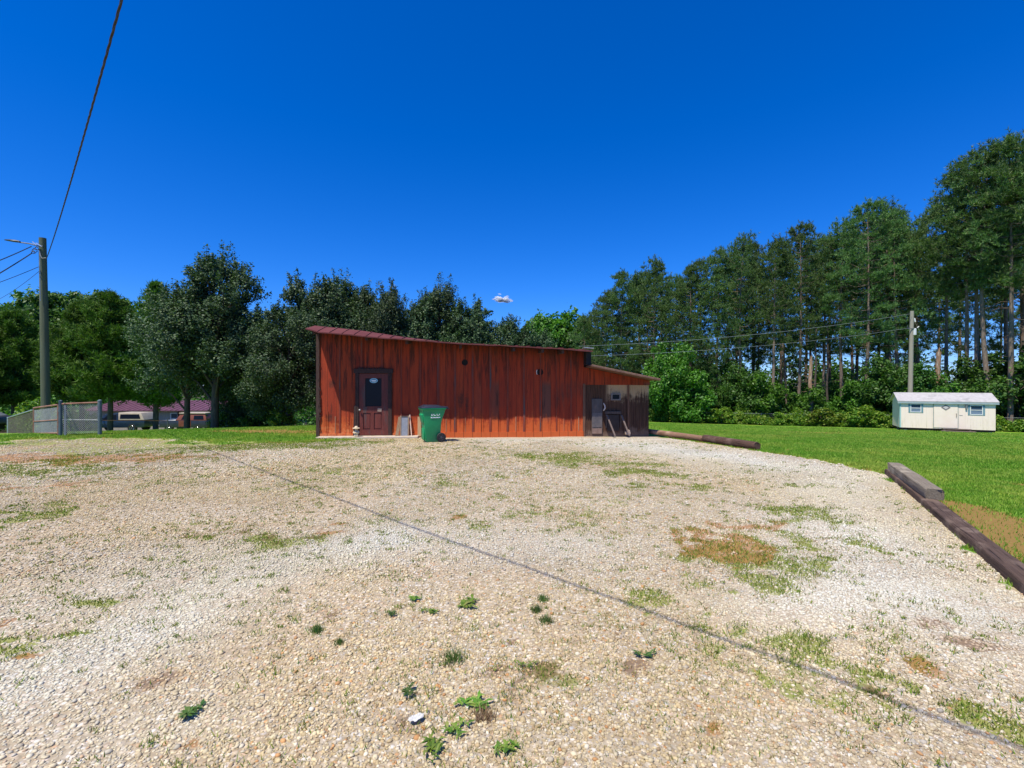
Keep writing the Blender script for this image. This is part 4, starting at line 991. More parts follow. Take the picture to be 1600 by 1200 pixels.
# ---------------------------------------------------------------- poles and wires
def polewood(name, c1, c2, c3):
    m, nt, out = newmat(name); N = NT(nt); f = N.noise(N.coords((14, 14, .5)), 2, 6, .7); g = N.noise(N.coords((1, 1, .3)), 1.2, 3, .5)
    col = N.mix(N.smooth(g, .4, .65), N.ramp(f, [(.3, c1), (.7, c2)]), c3); p = N.n('ShaderNodeBsdfPrincipled', ins={'Roughness': .85}); N.link(col, p.inputs['Base Color']); N.link(N.bump(f, .5, .01), p.inputs['Normal']); N.link(p.outputs[0], out.inputs[0]); return m
PW = polewood('green_pole', (.045, .062, .034), (.11, .125, .07), (.075, .11, .075)); PW2 = polewood('grey_pole', (.22, .19, .14), (.38, .34, .27), (.30, .28, .22))
GALV = noisy('galvanised', (.36, .38, .39), (.48, .50, .51), 9, .45, metal=.6); IRON = noisy('pole_iron', (.10, .11, .12), (.18, .19, .2), 9, .5, metal=.5); WIRE = noisy('wire_black', (.014, .014, .016), (.03, .03, .032), 9, .6); ALU = noisy('alu_wire', (.30, .31, .32), (.4, .41, .42), 9, .5, metal=.4)
D1 = 17.6; p1x = at(72.5, D1); topx, topz = at(66.5, D1), zat(372, D1); pz = h1(p1x, D1)
pole = thing('utility_pole', 'wooden utility pole with a street lamp rising behind the chain link gate', 'utility pole', (p1x, D1, pz))
mb = MB(); mb.tube([(0, 0, -.3), ((topx - p1x) * .5, 0, (topz - pz) * .5), (topx - p1x, 0, topz - pz)], [.14, .125, .105], 18); mb.build('shaft', PW, pole, True)
def PL(px, py, dd=0): return (at(px, D1 + dd) - p1x, dd, zat(py, D1 + dd) - pz)
mb = MB(); mb.tube([PL(67, 385, -.14), PL(60, 384.5, -.16), PL(48, 381, -.2), PL(30, 378.5, -.3)], .022, 8); arm = mb.build('lamp_arm', IRON, pole, True)
mb = MB(); hx = PL(20, 376.5, -.34); q = Matrix.Rotation(.12, 3, 'Y')
sec = [(-.30, .02, .012), (-.22, .07, .03), (-.05, .095, .045), (.12, .085, .05), (.2, .05, .045), (.26, .03, .03)]
vs = []; m_ = 12
for x_, wy, wz in sec:
    for k in range(m_):
        a = 2 * math.pi * k / m_; vs.append(q @ Vector((x_, wy * math.cos(a), wz * math.sin(a) * (1.0 if math.sin(a) > 0 else .7))) + Vector(hx))
fs = [(i * m_ + k, i * m_ + (k + 1) % m_, (i + 1) * m_ + (k + 1) % m_, (i + 1) * m_ + k) for i in range(len(sec) - 1) for k in range(m_)] + [tuple(range(m_)), tuple((len(sec) - 1) * m_ + m_ - 1 - k for k in range(m_))]
mb.add(vs, fs); mb.build('lamp_head', noisy('lamp_housing', (.03, .035, .045), (.06, .065, .08), 6, .45, metal=.3), pole, True)
BMT = noisy('bright_metal', (.62, .64, .66), (.75, .77, .78), 9, .3, metal=.6)
mb = MB(); mb.box(PL(54, 380.5, -.2), (.19, .03, .025), Matrix.Rotation(.75, 3, 'Y')); mb.build('lamp_bracket', BMT, pole)
mb = MB(); mb.box(PL(61, 382.5, -.2), (.24, .03, .025), Matrix.Rotation(.55, 3, 'Y')); mb.build('lamp_bracket', BMT, pole)
mb = MB()
for cx_, cy_, rr_ in ((54, 391, .09), (57, 388, .07), (52, 394, .06)):
    c = PL(cx_, cy_, -.18); mb.tube([(c[0] + rr_ * math.cos(t_), c[1] - .02 * math.sin(2 * t_), c[2] + rr_ * .8 * math.sin(t_)) for t_ in np.linspace(0, 6.0, 14)], .012, 5)
mb.build('cable_loop', WIRE, pole)
mb = MB(); mb.tube([PL(61, 389, -.13), PL(63.5, 400, -.16), PL(66, 403.5, -.16), PL(72, 403, -.13)], .013, 6); mb.tube([PL(62, 396, -.14), PL(62.5, 420, -.15), PL(63, 470, -.16)], .012, 5); mb.build('drop_wire', ALU, pole)

def cable(name, pts, r_, label, mat=WIRE, twist=0, n=5, group='overhead wires'):
    mb = MB(); P = [Vector(p) for p in pts]
    if not twist: mb.tube(P, r_, n)
    else:
        dense = []
        for i in range(len(P) - 1):
            for k in range(twist): dense.append(P[i].lerp(P[i + 1], k / twist))
        dense.append(P[-1])
        t0 = (P[-1] - P[0]).normalized(); a_ = t0.cross(Vector((0, 0, 1))).normalized(); b_ = t0.cross(a_)
        acc = 0
        for s in range(3):
            pts2 = []; acc = 0
            for i, p in enumerate(dense):
                if i: acc += (p - dense[i - 1]).length
                an = acc * 8.0 + s * 2.094
                pts2.append(p + (a_ * math.cos(an) + b_ * math.sin(an)) * r_ * .95)
            mb.tube(pts2, r_, 5)
    o = mb.build(name, mat, None, True); return tag(o, label, 'cable', group)
s0 = Vector((at(72, D1 - .1), D1 - .1)); plan_end = Vector((6.84, -5.71))
P0 = (-15.95, 16.95)
pts = []
# service cable: its plan line is fixed by the shadow it throws across the gravel
Lp = (plan_end - s0).length
for i in range(41):
    t = i / 40; xy = s0.lerp(plan_end, t); s = t * Lp; z = 6.236 - .07854 * s + .001717 * s * s; pts.append((xy.x, xy.y, z))
cable('overhead_cable', pts, .007, 'thick twisted black cable sweeping from the lamp pole overhead', WIRE, 12)
for (px0, py0, px1, py1, d_, rr_, lab) in ((49, 385, -60, 428, 14.0, .016, 'uppermost of the wires running left from the lamp pole'), (49, 396, -60, 459, 13.5, .018, 'black wire sagging left from below the lamp arm'),
                                          (60, 417, -60, 460, 13.8, .010, 'thin wire tied lowest on the lamp pole shaft')):
    a = Vector((at(px0, D1 - .1), D1 - .1, zat(py0, D1 - .1))); b = Vector((at(px1, d_), d_, zat(py1, d_))); e = a + (b - a) * 3.2
    pp = []
    for i in range(25):
        t = i / 24; p = a.lerp(e, t); p.z += -1.5 * t * (1 - t) * .35 + .9 * t * t; pp.append(p)
    cable('overhead_wire', pp, rr_, lab, WIRE)
a = Vector((at(61, D1), D1, zat(424, D1))); b = Vector((at(-20, 24), 24, zat(476, 24)))
cable('overhead_wire', [a.lerp(b, t) + Vector((0, 0, -.5 * t * (1 - t))) for t in np.linspace(0, 1.0, 16)], .008, 'faint thin wire falling away behind the lamp pole towards the oaks', WIRE)

D2 = 40.0; p2x = at(1421, D2); p2z = h1(p2x, D2); t2x, t2z = at(1425, D2), zat(486, D2)
pole2 = thing('utility_pole', 'pale wooden utility pole standing behind the white shed', 'utility pole', (p2x, D2, p2z))
mb = MB(); mb.tube([(0, 0, -.4), ((t2x - p2x) * .5, 0, (t2z - p2z) * .5), (t2x - p2x, 0, t2z - p2z)], [.19, .165, .135], 16); mb.build('shaft', PW2, pole2, True)
def PL2(px, py, dd=0): return (at(px, D2 + dd) - p2x, dd, zat(py, D2 + dd) - p2z)
mb = MB(); c = PL2(1429, 518.5, -.1); mb.lathe([(.10, -.27), (.13, -.25), (.13, .24), (.09, .28), (.03, .3)], c, 16); mb.build('transformer', noisy('can_white', (.55, .57, .57), (.66, .68, .68), 6, .5), pole2, True)
mb = MB(); mb.box(PL2(1424, 513.5, -.16), (.55, .05, .05)); mb.tube([PL2(1418, 508, -.16), PL2(1419, 514, -.16)], .02, 6); mb.build('bracket', IRON, pole2)
mb = MB(); mb.tube([PL2(1429, 497, -.1), PL2(1430, 503, -.1)], .05, 8); mb.build('insulator', WH, pole2, True)
mb = MB(); mb.tube([PL2(1433, 512, -.16), PL2(1436, 510, -.16)], .03, 6); mb.build('insulator', WH, pole2, True)
bc = BW(8.7, 5.5, 2.6)
def sag(a, b, d, n=24): a, b = Vector(a), Vector(b); return [a.lerp(b, t) - Vector((0, 0, 4 * d * t * (1 - t))) for t in np.linspace(0, 1, n)]
far_a = (at(905, 34), 34, zat(541, 34)); far_b = (at(890, 34), 34, zat(557, 34))
cable('overhead_wire', sag((at(1422, D2) , D2 - .2, zat(490.5, D2)), far_a, .42), .011, 'upper of two pale wires crossing in front of the pines', ALU)
cable('overhead_wire', sag((at(1417, D2), D2 - .2, zat(513, D2)), far_b, .42), .010, 'lower of two pale wires crossing in front of the pines', ALU)
gx_, gy_ = at(1523, 41.5), 41.5
cable('guy_wire', [(at(1426, D2), D2, zat(497, D2)), (gx_, gy_, h1(gx_, gy_))], .013, 'straight guy wire slanting down right from the pale pole', ALU, group=None)

# ---------------------------------------------------------------- chain link fences
RUST = noisy('rusty_pipe', (.17, .075, .045), (.34, .18, .12), 6, .75); MESHW = noisy('link_wire', (.40, .40, .38), (.52, .51, .48), 9, .5, metal=.35); FPOST = noisy('fence_post', (.30, .33, .34), (.45, .48, .49), 6, .5, metal=.4); DPOST = noisy('dark_post', (.06, .085, .10), (.12, .16, .18), 5, .6); RMESH = noisy('rust_link_wire', (.10, .10, .09), (.17, .16, .14), 7, .6, metal=.3)
def link_mesh(a0, a1, b0, b1, step, r_):
    """woven wire between two ground points a0,b0 and two top points a1,b1, as thin three sided wires"""
    a0, a1, b0, b1 = map(Vector, (a0, a1, b0, b1)); L = (b0 - a0).length; hgt = (a1 - a0).length
    nrm = (b0 - a0).cross(Vector((0, 0, 1))).normalized(); segs = []
    n_ = int((L + hgt) / step)
    for sg in (0, 1):
        for i in range(1, n_):
            c = i * step
            if sg == 0: u0, w0 = (c, 0) if c < L else (L, c - L); u1, w1 = (0, c) if c < hgt else (c - hgt, hgt)
            else: u0, w0 = (L - c, 0) if c < L else (0, c - L); u1, w1 = (L, c) if c < hgt else (L - (c - hgt), hgt)
            def Pt(u, w): b = a0.lerp(b0, u / L); t = a1.lerp(b1, u / L); return b.lerp(t, w / hgt)
            segs.append((Pt(u0, w0), Pt(u1, w1)))
    vs = []; fs = []
    for p, q in segs:
        if (q - p).length < .02: continue
        t = (q - p).normalized(); s = t.cross(nrm); k = len(vs)
        for e in (p, q):
            for j in range(3): an = j * 2.094; vs.append(e + (s * math.cos(an) + nrm * math.sin(an)) * r_)
        for j in range(3): fs.append((k + j, k + (j + 1) % 3, k + 3 + (j + 1) % 3, k + 3 + j))
    return vs, fs
def gp(px, d, dz=0.0): x = at(px, d); return Vector((x, d, h1(x, d) + dz))
# gate by the lamp pole
gt = thing('chain_link_gate', 'rusty chain link gate in front of the lamp pole', 'gate', gp(72, 16.2))
O = Vector(gt.location)
def rel(v): return tuple(Vector(v) - O)
gA0, gA1 = Vector((at(53, 17.2), 17.2, zat(680, 17.2))), Vector((at(53, 17.2), 17.2, zat(637.5, 17.2)))
gB0, gB1 = Vector((at(91, 16.1), 16.1, zat(679.5, 16.1))), Vector((at(91, 16.1), 16.1, zat(632.5, 16.1)))
mb = MB(); mb.tube([rel(gA0), rel(gA1)], .028, 8); mb.tube([rel(gB0), rel(gB1)], .028, 8); mb.tube([rel(gA1), rel(gB1)], .032, 8); mb.tube([rel(gA0 + Vector((0, 0, .06))), rel(gB0 + Vector((0, 0, .06)))], .026, 8); mb.tube([rel(gA0.lerp(gA1, .5)), rel(gB0.lerp(gB1, .5))], .024, 8); mb.build('gate_frame', RUST, gt, True)
mb = MB(); mb.add(*[x for x in link_mesh(rel(gA0 + Vector((0, 0, .05))), rel(gA1 - Vector((0, 0, .08))), rel(gB0 + Vector((0, 0, .05))), rel(gB1 - Vector((0, 0, .08))), .062, .0042)]); mb.build('wire_mesh', MESHW, gt)
for k in (.2, .8): p = rel(gB0.lerp(gB1, k)); mb = MB(); mb.box((p[0] + .05, p[1], p[2]), (.1, .05, .06)); mb.build('hinge', IRON, gt)
ff = thing('chain_link_fence', 'chain link fence panel right of the rusty gate with thin wire beyond', 'fence', gp(125, 16.1)); O = Vector(ff.location)
fA0, fA1 = Vector((at(94.5, 16), 16, -.05)), Vector((at(94.5, 16), 16, zat(627.5, 16)))
fB0, fB1 = Vector((at(156, 16.2), 16.2, -.03)), Vector((at(156, 16.2), 16.2, zat(627, 16.2)))
mb = MB(); mb.tube([rel(fA0), rel(fA1)], .05, 12); po = mb.build('post', DPOST, ff, True); mb = MB(); mb.lathe([(.056, 0), (.05, .03), (.02, .055)], rel(fA1), 12); mb.build('cap', DPOST, po, True)
mb = MB(); mb.tube([rel(fA0 + Vector((.12, .05, 0))), rel(fA1 + Vector((.12, .05, -.1)))], .045, 12); mb.build('post', noisy('purple_post', (.05, .05, .08), (.1, .1, .14), 5, .6), ff, True)
mb = MB(); mb.tube([rel(fB0), rel(fB1)], .06, 12); po = mb.build('post', DPOST, ff, True); mb = MB(); mb.lathe([(.066, 0), (.06, .03), (.02, .06)], rel(fB1), 12); mb.build('cap', DPOST, po, True)
fC0 = fA0.lerp(fB0, .12); fC1 = fA1.lerp(fB1, .12) - Vector((0, 0, .12))
mb = MB(); mb.tube([rel(fC0), rel(fC1)], .02, 8); mb.build('stay', GALV, ff, True)
mb = MB(); mb.tube([rel(fA1 - Vector((0, 0, .08))), rel(fB1 - Vector((0, 0, .04)))], .03, 8); mb.build('top_rail', RUST, ff, True)
mb = MB(); mb.tube([rel(fA0.lerp(fA1, .48)), rel(fB0.lerp(fB1, .45))], .008, 6); mb.build('brace_wire', GALV, ff)
mb = MB(); mb.add(*link_mesh(rel(fA0 + Vector((0, 0, .08))), rel(fA1 - Vector((0, 0, .1))), rel(fB0 + Vector((0, 0, .08))), rel(fB1 - Vector((0, 0, .08))), .062, .0042)); mb.build('wire_mesh', MESHW, ff)
f2 = thing('chain_link_fence', 'chain link fence running downhill to the left of the rusty gate', 'fence', gp(30, 21)); O = Vector(f2.location)
hA0, hA1 = Vector((at(51.5, 17.3), 17.3, -.2)), Vector((at(51.5, 17.3), 17.3, zat(640.5, 17.3)))
hB0, hB1 = Vector((at(12.5, 25), 25, zat(686, 25))), Vector((at(12.5, 25), 25, zat(652.5, 25)))
mb = MB(); mb.tube([rel(hB0), rel(hB1)], .04, 10); po = mb.build('post', FPOST, f2, True); mb = MB(); mb.lathe([(.05, 0), (.04, .03)], rel(hB1), 10); mb.build('cap', FPOST, po, True)
mb = MB(); mb.tube([rel(hA1), rel(hB1)], .024, 8); mb.build('top_rail', GALV, f2, True)
mb = MB(); mb.add(*link_mesh(rel(hA0), rel(hA1), rel(hB0), rel(hB1), .085, .0016)); mb.build('wire_mesh', RMESH, f2)
f3 = thing('wire_fence', 'single rusty wire fence in front of the parked truck', 'fence', gp(210, 17.5)); O = Vector(f3.location)
w0, w1 = Vector((at(157, 16.3), 16.3, zat(656.8, 16.3))), Vector((at(262, 21), 21, zat(657.4, 21)))
mb = MB(); mb.tube([rel(w0), rel(w1)], .014, 6); mb.build('strand', RUST, f3)
mb = MB(); b_ = Vector((w1.x, w1.y, h1(w1.x, w1.y))); mb.tube([rel(b_ - Vector((0, 0, .2))), rel(w1 + Vector((0, 0, .08)))], .022, 8); mb.build('post', IRON, f3, True)

# long fence along the foot of the pines
FL = [(930, 55.0), (1000, 53.0), (1069, 51.0), (1135, 49.0), (1190, 47.6), (1250, 46.0), (1317, 44.2), (1396, 41.8), (1440, 41.0), (1500, 40.0), (1559, 39.0), (1640, 37.5), (1720, 36.0)]
lf = thing('chain_link_fence', 'long low chain link fence along the foot of the pines behind the shed', 'fence', gp(1250, 46)); O = Vector(lf.location)
FP = [gp(px, d) for px, d in FL]; FT = [p + Vector((0, 0, 1.15)) for p in FP]
mid_posts = []
for i in range(len(FP) - 1):
    nseg = max(1, int((FP[i + 1] - FP[i]).length / 3.0))
    for k in range(nseg):
        q = FP[i].lerp(FP[i + 1], k / nseg); q.z = h1(q.x, q.y); mid_posts.append(q)
for q in mid_posts:
    mb = MB(); mb.tube([rel(q - Vector((0, 0, .1))), rel(q + Vector((0, 0, 1.2)))], .032, 7); mb.build('post', GALV, lf, True)
mb = MB(); mb.tube([rel(q + Vector((0, 0, 1.15))) for q in mid_posts], .016, 6); mb.build('top_rail', noisy('dull_rail', (.16, .17, .17), (.24, .25, .25), 6, .7), lf, True)
mb = MB()
for q0, q1 in zip(mid_posts[:-1], mid_posts[1:]):
    v_, f_ = link_mesh(rel(q0 + Vector((0, 0, .03))), rel(q0 + Vector((0, 0, 1.13))), rel(q1 + Vector((0, 0, .03))), rel(q1 + Vector((0, 0, 1.13))), .14, .0028); mb.add(v_, f_)
mb.build('wire_mesh', noisy('old_link_wire', (.14, .15, .14), (.22, .23, .21), 9, .6), lf)

# ---------------------------------------------------------------- house, truck and jeep beyond the left slope
HX0, HX1, HY = at(128, 54), at(336.5, 54), 54.0
hz = h1((HX0 + HX1) / 2, HY) - .2
house = thing('house', 'low house with purplish red metal roof behind the parked cars', 'house', (HX0, HY, hz)); HLn = HX1 - HX0
HWALL = noisy('house_wall', (.30, .27, .20), (.40, .36, .27), 3, .8, .2, .004, (3, 3, .4)); HROOF = noisy('house_roof', (.10, .038, .05), (.16, .065, .085), 2, .45, .1, spec=.5)
ez = zat(642.5, HY) - hz; rz2 = ez + 1.0
mb = MB(); mb.b2(.3, HLn - .5, .6, 8, -.3, ez - .02); mb.build('wall', HWALL, house)
mb = MB()
for ya, yb, za, zb in ((0, 4.3, ez, rz2), (8.6, 4.3, ez, rz2)):
    mb.hexa([(0, ya, za), (HLn, ya, za), (HLn - .3, yb, zb), (.3, yb, zb)], [(0, ya, za + .1), (HLn, ya, za + .1), (HLn - .3, yb, zb + .08), (.3, yb, zb + .08)])
x_ = .3
while x_ < HLn - .3: mb.hexa([(x_, .0, ez + .09), (x_ + .05, .0, ez + .09), (x_ + .05, 4.2, rz2 + .05), (x_, 4.2, rz2 + .05)], [(x_, .0, ez + .14), (x_ + .05, .0, ez + .14), (x_ + .05, 4.2, rz2 + .11), (x_, 4.2, rz2 + .11)]); x_ += .6
mb.build('roof', HROOF, house)
for px in (272.5, 205):
    wx = at(px, HY + .6) - HX0; zc = ez - .85; mb = MB()
    for q in ((-.42, .42, -.62, -.55), (-.42, .42, .55, .62), (-.42, -.35, -.55, .55), (.35, .42, -.55, .55), (-.35, .35, -.03, .03)): mb.b2(wx + q[0], wx + q[1], .54, .605, zc + q[2], zc + q[3])
    hw = mb.build('window', WH, house); mb = MB(); mb.b2(wx - .35, wx + .35, .575, .602, zc - .55, zc + .55); mb.build('pane', glass_dark('house_glass', (.06, .08, .09)), hw)
wx = at(281, HY + .6) - HX0; mb = MB(); mb.b2(wx - .07, wx + .07, .30, .44, -.2, ez); mb.build('porch_post', DARKW, house)

CHR = noisy('chrome', (.55, .56, .58), (.65, .66, .68), 9, .2, metal=.9)
def wheel(parent, x, y, r_, w, side):
    mb = MB(); mb.lathe([(r_ * .6, -w / 2), (r_ * .94, -w / 2), (r_, -w / 2 + .03), (r_, w / 2 - .03), (r_ * .94, w / 2), (r_ * .6, w / 2)], (x, y, r_), 24, 'y'); wo = mb.build('wheel', TYR, parent, True)
    mb = MB(); s = -1 if side < 0 else 1; mb.lathe([(r_ * .62, s * w * .42), (r_ * .55, s * (w / 2 + .005)), (r_ * .2, s * (w / 2 - .03)), (r_ * .18, s * (w / 2 + .02)), (.01, s * (w / 2 + .022))], (x, y, r_), 18, 'y'); mb.build('rim', CHR, wo, True)
def vehicle(name, label, cat, px_left, d, zoff, rz, body_mat, prof, cab, glassp, roof_mat, width, wheels, wr, extra):
    x0 = at(px_left, d); r_ = thing(name, label, cat, (x0, d, h1(x0 + 2, d) + zoff), rz)
    hw = width / 2
    mb = MB(); mb.prism(prof, -hw, hw); mb.build('body', body_mat, r_, bevel=.05, smooth=True)
    mb = MB()
    n = len(cab); cz = min(p[1] for p in cab); ch = max(p[1] for p in cab) - cz
    vs = [(p[0], -hw + .03 + .13 * (p[1] - cz) / ch, p[1]) for p in cab] + [(p[0], hw - .03 - .13 * (p[1] - cz) / ch, p[1]) for p in cab]
    mb.add(vs, [tuple(range(n)), tuple(range(2 * n - 1, n - 1, -1))] + [(i, i + n, (i + 1) % n + n, (i + 1) % n) for i in range(n)]); mb.build('cab', extra.get('cab_mat', body_mat), r_, bevel=.03, smooth=True)
    for gi, gpoly in enumerate(glassp):
        for sgn in (-1, 1):
            mb = MB(); yy = lambda z: sgn * (hw - .03 - .13 * (z - cz) / ch + .012)
            n = len(gpoly); vs = [(p[0], yy(p[1]), p[1]) for p in gpoly] + [(p[0], yy(p[1]) - sgn * .02, p[1]) for p in gpoly]
            mb.add(vs, [tuple(range(n)), tuple(range(2 * n - 1, n - 1, -1))] + [(i, i + n, (i + 1) % n + n, (i + 1) % n) for i in range(n)]); mb.build('side_window', extra.get('glass', GLD), r_)
    for x in wheels:
        for sgn in (-1, 1): wheel(r_, x, sgn * (hw - .1), wr, .24, sgn)
    return r_, hw
BLUEB = noisy('truck_blue', (.010, .020, .045), (.018, .032, .06), 3, .25, 0, spec=.7); CREAM = noisy('cap_cream', (.36, .30, .23), (.46, .39, .31), 3, .5); REDB = noisy('jeep_rust_red', (.16, .045, .03), (.22, .07, .05), 3, .4); SKYGL = glass_dark('windshield', (.03, .06, .12), .03); JBL = noisy('jeep_dark', (.018, .022, .034), (.03, .036, .05), 3, .35, 0, spec=.6); GREYH = noisy('jeep_blue_hood', (.07, .09, .13), (.10, .125, .17), 3, .35, 0, spec=.6)
T, hw = vehicle('pickup_truck', 'dark blue pickup truck with a cream camper top parked on the slope', 'pickup truck', 142, 44, .22, .03, BLUEB,
    [(0, .42), (.05, .85), (.15, .98), (1.3, 1.06), (2.0, 1.1), (5.3, 1.1), (5.45, 1.0), (5.45, .5), (5.2, .42)],
    [(1.25, 1.07), (1.95, 1.62), (2.15, 1.68), (3.05, 1.68), (3.12, 1.07)], [[(1.75, 1.14), (2.12, 1.56), (2.9, 1.56), (2.95, 1.14)]], CREAM, 1.85, (.95, 4.35), .38, {})
mb = MB(); a = [(3.14, -hw + .02, 1.105), (5.42, -hw + .02, 1.105), (5.42, hw - .02, 1.105), (3.14, hw - .02, 1.105)]; b = [(3.05, -hw + .14, 1.78), (5.05, -hw + .14, 1.76), (5.05, hw - .14, 1.76), (3.05, hw - .14, 1.78)]; mb.hexa(a, b); cap = mb.build('camper_top', CREAM, T, bevel=.05, smooth=True)
for sgn in (-1, 1):
    mb = MB(); f = lambda z: sgn * (hw - .02 - .12 * (z - 1.105) / .67 + .012); P = [(3.28, 1.22), (5.08, 1.22), (4.92, 1.62), (3.26, 1.62)]
    mb.add([(p[0], f(p[1]), p[1]) for p in P] + [(p[0], f(p[1]) - sgn * .02, p[1]) for p in P], [(0, 1, 2, 3), (7, 6, 5, 4), (0, 4, 5, 1), (1, 5, 6, 2), (2, 6, 7, 3), (3, 7, 4, 0)]); mb.build('side_window', GLD, cap)
mb = MB(); mb.hexa([(1.30, -.72, 1.12), (1.32, -.72, 1.10), (1.32, .72, 1.10), (1.30, .72, 1.12)], [(1.93, -.64, 1.615), (1.96, -.64, 1.60), (1.96, .64, 1.60), (1.93, .64, 1.615)]); mb.build('windshield', SKYGL, T)
mb = MB(); mb.b2(-.06, .06, -hw, hw, .42, .58); mb.build('bumper', CHR, T, bevel=.02)
for sgn in (-1, 1):
    mb = MB(); mb.b2(1.78, 1.9, sgn * (hw + .03), sgn * (hw + .18), 1.15, 1.32); mb.build('mirror', CHR, T, bevel=.015)
    mb = MB(); mb.b2(-.01, .1, sgn * .6 - .12, sgn * .6 + .12, .68, .84); mb.build('headlight', CHR, T, bevel=.015)
J, hw = vehicle('jeep', 'boxy old jeep with cream roof and red brown door parked right of the truck', 'jeep', 259.5, 43, .16, -.02, JBL,
    [(0, .5), (.02, .98), (.12, 1.05), (1.45, 1.12), (4.2, 1.12), (4.28, 1.0), (4.28, .5)],
    [(1.45, 1.13), (1.78, 1.66), (4.02, 1.68), (4.2, 1.13)], [[(1.95, 1.2), (2.1, 1.56), (2.72, 1.56), (2.72, 1.2)], [(3.05, 1.2), (3.05, 1.56), (3.85, 1.56), (3.95, 1.2)]], CREAM, 1.7, (.85, 3.4), .37, {'cab_mat': REDB})
mb = MB(); mb.b2(1.7, 4.06, -hw + .1, hw - .1, 1.70, 1.80); mb.build('roof', CREAM, J, bevel=.035, smooth=True)
mb = MB(); mb.hexa([(.06, -hw + .06, 1.06), (1.42, -hw + .06, 1.13), (1.42, hw - .06, 1.13), (.06, hw - .06, 1.06)], [(.12, -hw + .12, 1.13), (1.42, -hw + .12, 1.20), (1.42, hw - .12, 1.20), (.12, hw - .12, 1.13)]); mb.build('hood', GREYH, J, bevel=.02, smooth=True)
for sgn in (-1, 1):
    mb = MB(); mb.b2(1.75, 2.85, sgn * (hw - .005) - .015, sgn * (hw - .005) + .015, .6, 1.1); mb.build('door', REDB, J, bevel=.008)
    mb = MB(); mb.lathe([(.1, 0), (.1, -.04), (.02, -.05)], (-.0, sgn * .55, .85), 14, 'x'); mb.build('headlight', CHR, J, True)
mb = MB(); mb.hexa([(1.42, -.68, 1.2), (1.45, -.68, 1.19), (1.45, .68, 1.19), (1.42, .68, 1.2)], [(1.73, -.6, 1.64), (1.76, -.6, 1.63), (1.76, .6, 1.63), (1.73, .6, 1.64)]); mb.build('windshield', SKYGL, J)
mb = MB(); mb.b2(-.1, .0, -hw, hw, .5, .64); mb.build('bumper', CHR, J, bevel=.02)
mb = MB(); mb.b2(-.025, .0, -.4, .4, .68, .98); mb.build('grille', GLD, J)
C3, hw = vehicle('parked_car', 'dark car cut off by the left photo edge beyond the sloping fence', 'car', -108, 33, .22, .1, JBL,
    [(0, .4), (.05, .7), (.2, .82), (1.1, .92), (4.3, .98), (4.6, .9), (4.65, .45)],
    [(1.0, .92), (1.7, 1.42), (3.2, 1.45), (4.1, .98)], [[(1.35, 1.0), (1.8, 1.36), (2.4, 1.36), (2.4, 1.0)], [(2.5, 1.0), (2.5, 1.36), (3.15, 1.36), (3.7, 1.0)]], CREAM, 1.8, (.9, 3.7), .33, {'cab_mat': noisy('grey_roof', (.10, .12, .13), (.17, .19, .2), 4, .4)})
for sgn in (-1, 1):
    mb = MB(); mb.b2(4.58, 4.67, sgn * .65 - .18, sgn * .65 + .18, .68, .84); mb.build('tail_light', noisy('lamp_red', (.25, .03, .02), (.3, .05, .03), 5, .3), C3, bevel=.01)
# ---------------------------------------------------------------- trees
BARKP = noisy('pine_bark', (.10, .075, .055), (.26, .20, .155), 5, .9, .6, .02, (3, 3, .8), c3=(.20, .12, .08))
BARKD = noisy('grey_bark', (.05, .038, .03), (.12, .095, .075), 5, .9, .5, .015, (4, 4, .8))
NEEDLE = leafmat('pine_needles', [(.040, .088, .034), (.068, .135, .044), (.11, .19, .054), (.18, .27, .07)], .55, .25, .3, (1.1, 1.35, .5))
DARKLEAF = leafmat('dark_leaf', [(.024, .052, .026), (.042, .084, .036), (.075, .125, .050), (.115, .165, .07)], .55, .2, .3, (1.0, 1.3, .45))
CEDAR = leafmat('cedar_spray', [(.045, .10, .016), (.075, .15, .022), (.13, .21, .034)], .65, .2, .2, (1.1, 1.4, .4))
OAK = leafmat('oak_leaf', [(.030, .085, .014), (.058, .14, .022), (.10, .20, .034)], .5, .25, .35, (1.1, 1.5, .4))
BRIGHT = leafmat('bright_leaf', [(.035, .12, .012), (.07, .20, .020), (.13, .29, .035)], .5, .3, .35, (1.2, 1.5, .4))
VINE = leafmat('vine_leaf', [(.035, .10, .012), (.09, .20, .02), (.17, .28, .03), (.28, .33, .045)], .5, .3, .35, (1.2, 1.4, .4))

def tube_np(mb, pts, rad, n=6): mb.tube(pts, rad, n, cap=False)

def leaf_quads(C, r_, size, aspect=.55, up=.35, outc=None):
    """rhombic leaves at centres C: random facing with a bias upward and outward"""
    n = len(C)
    nrm = r_.normal(0, 1, (n, 3)); nrm[:, 2] += up * 2
    if outc is not None: nrm += outc * 1.0
    nrm /= np.linalg.norm(nrm, axis=1)[:, None] + 1e-9
    a = r_.normal(0, 1, (n, 3)); a -= nrm * (a * nrm).sum(1)[:, None]; a /= np.linalg.norm(a, axis=1)[:, None] + 1e-9
    b = np.cross(nrm, a); L = (size * r_.uniform(.65, 1.25, n))[:, None]
    fold = nrm * L * .12
    V = np.stack([C - a * L * .5, C - b * L * .5 * aspect + fold, C + a * L * .5, C + b * L * .5 * aspect + fold], 1).reshape(-1, 3)
    return V

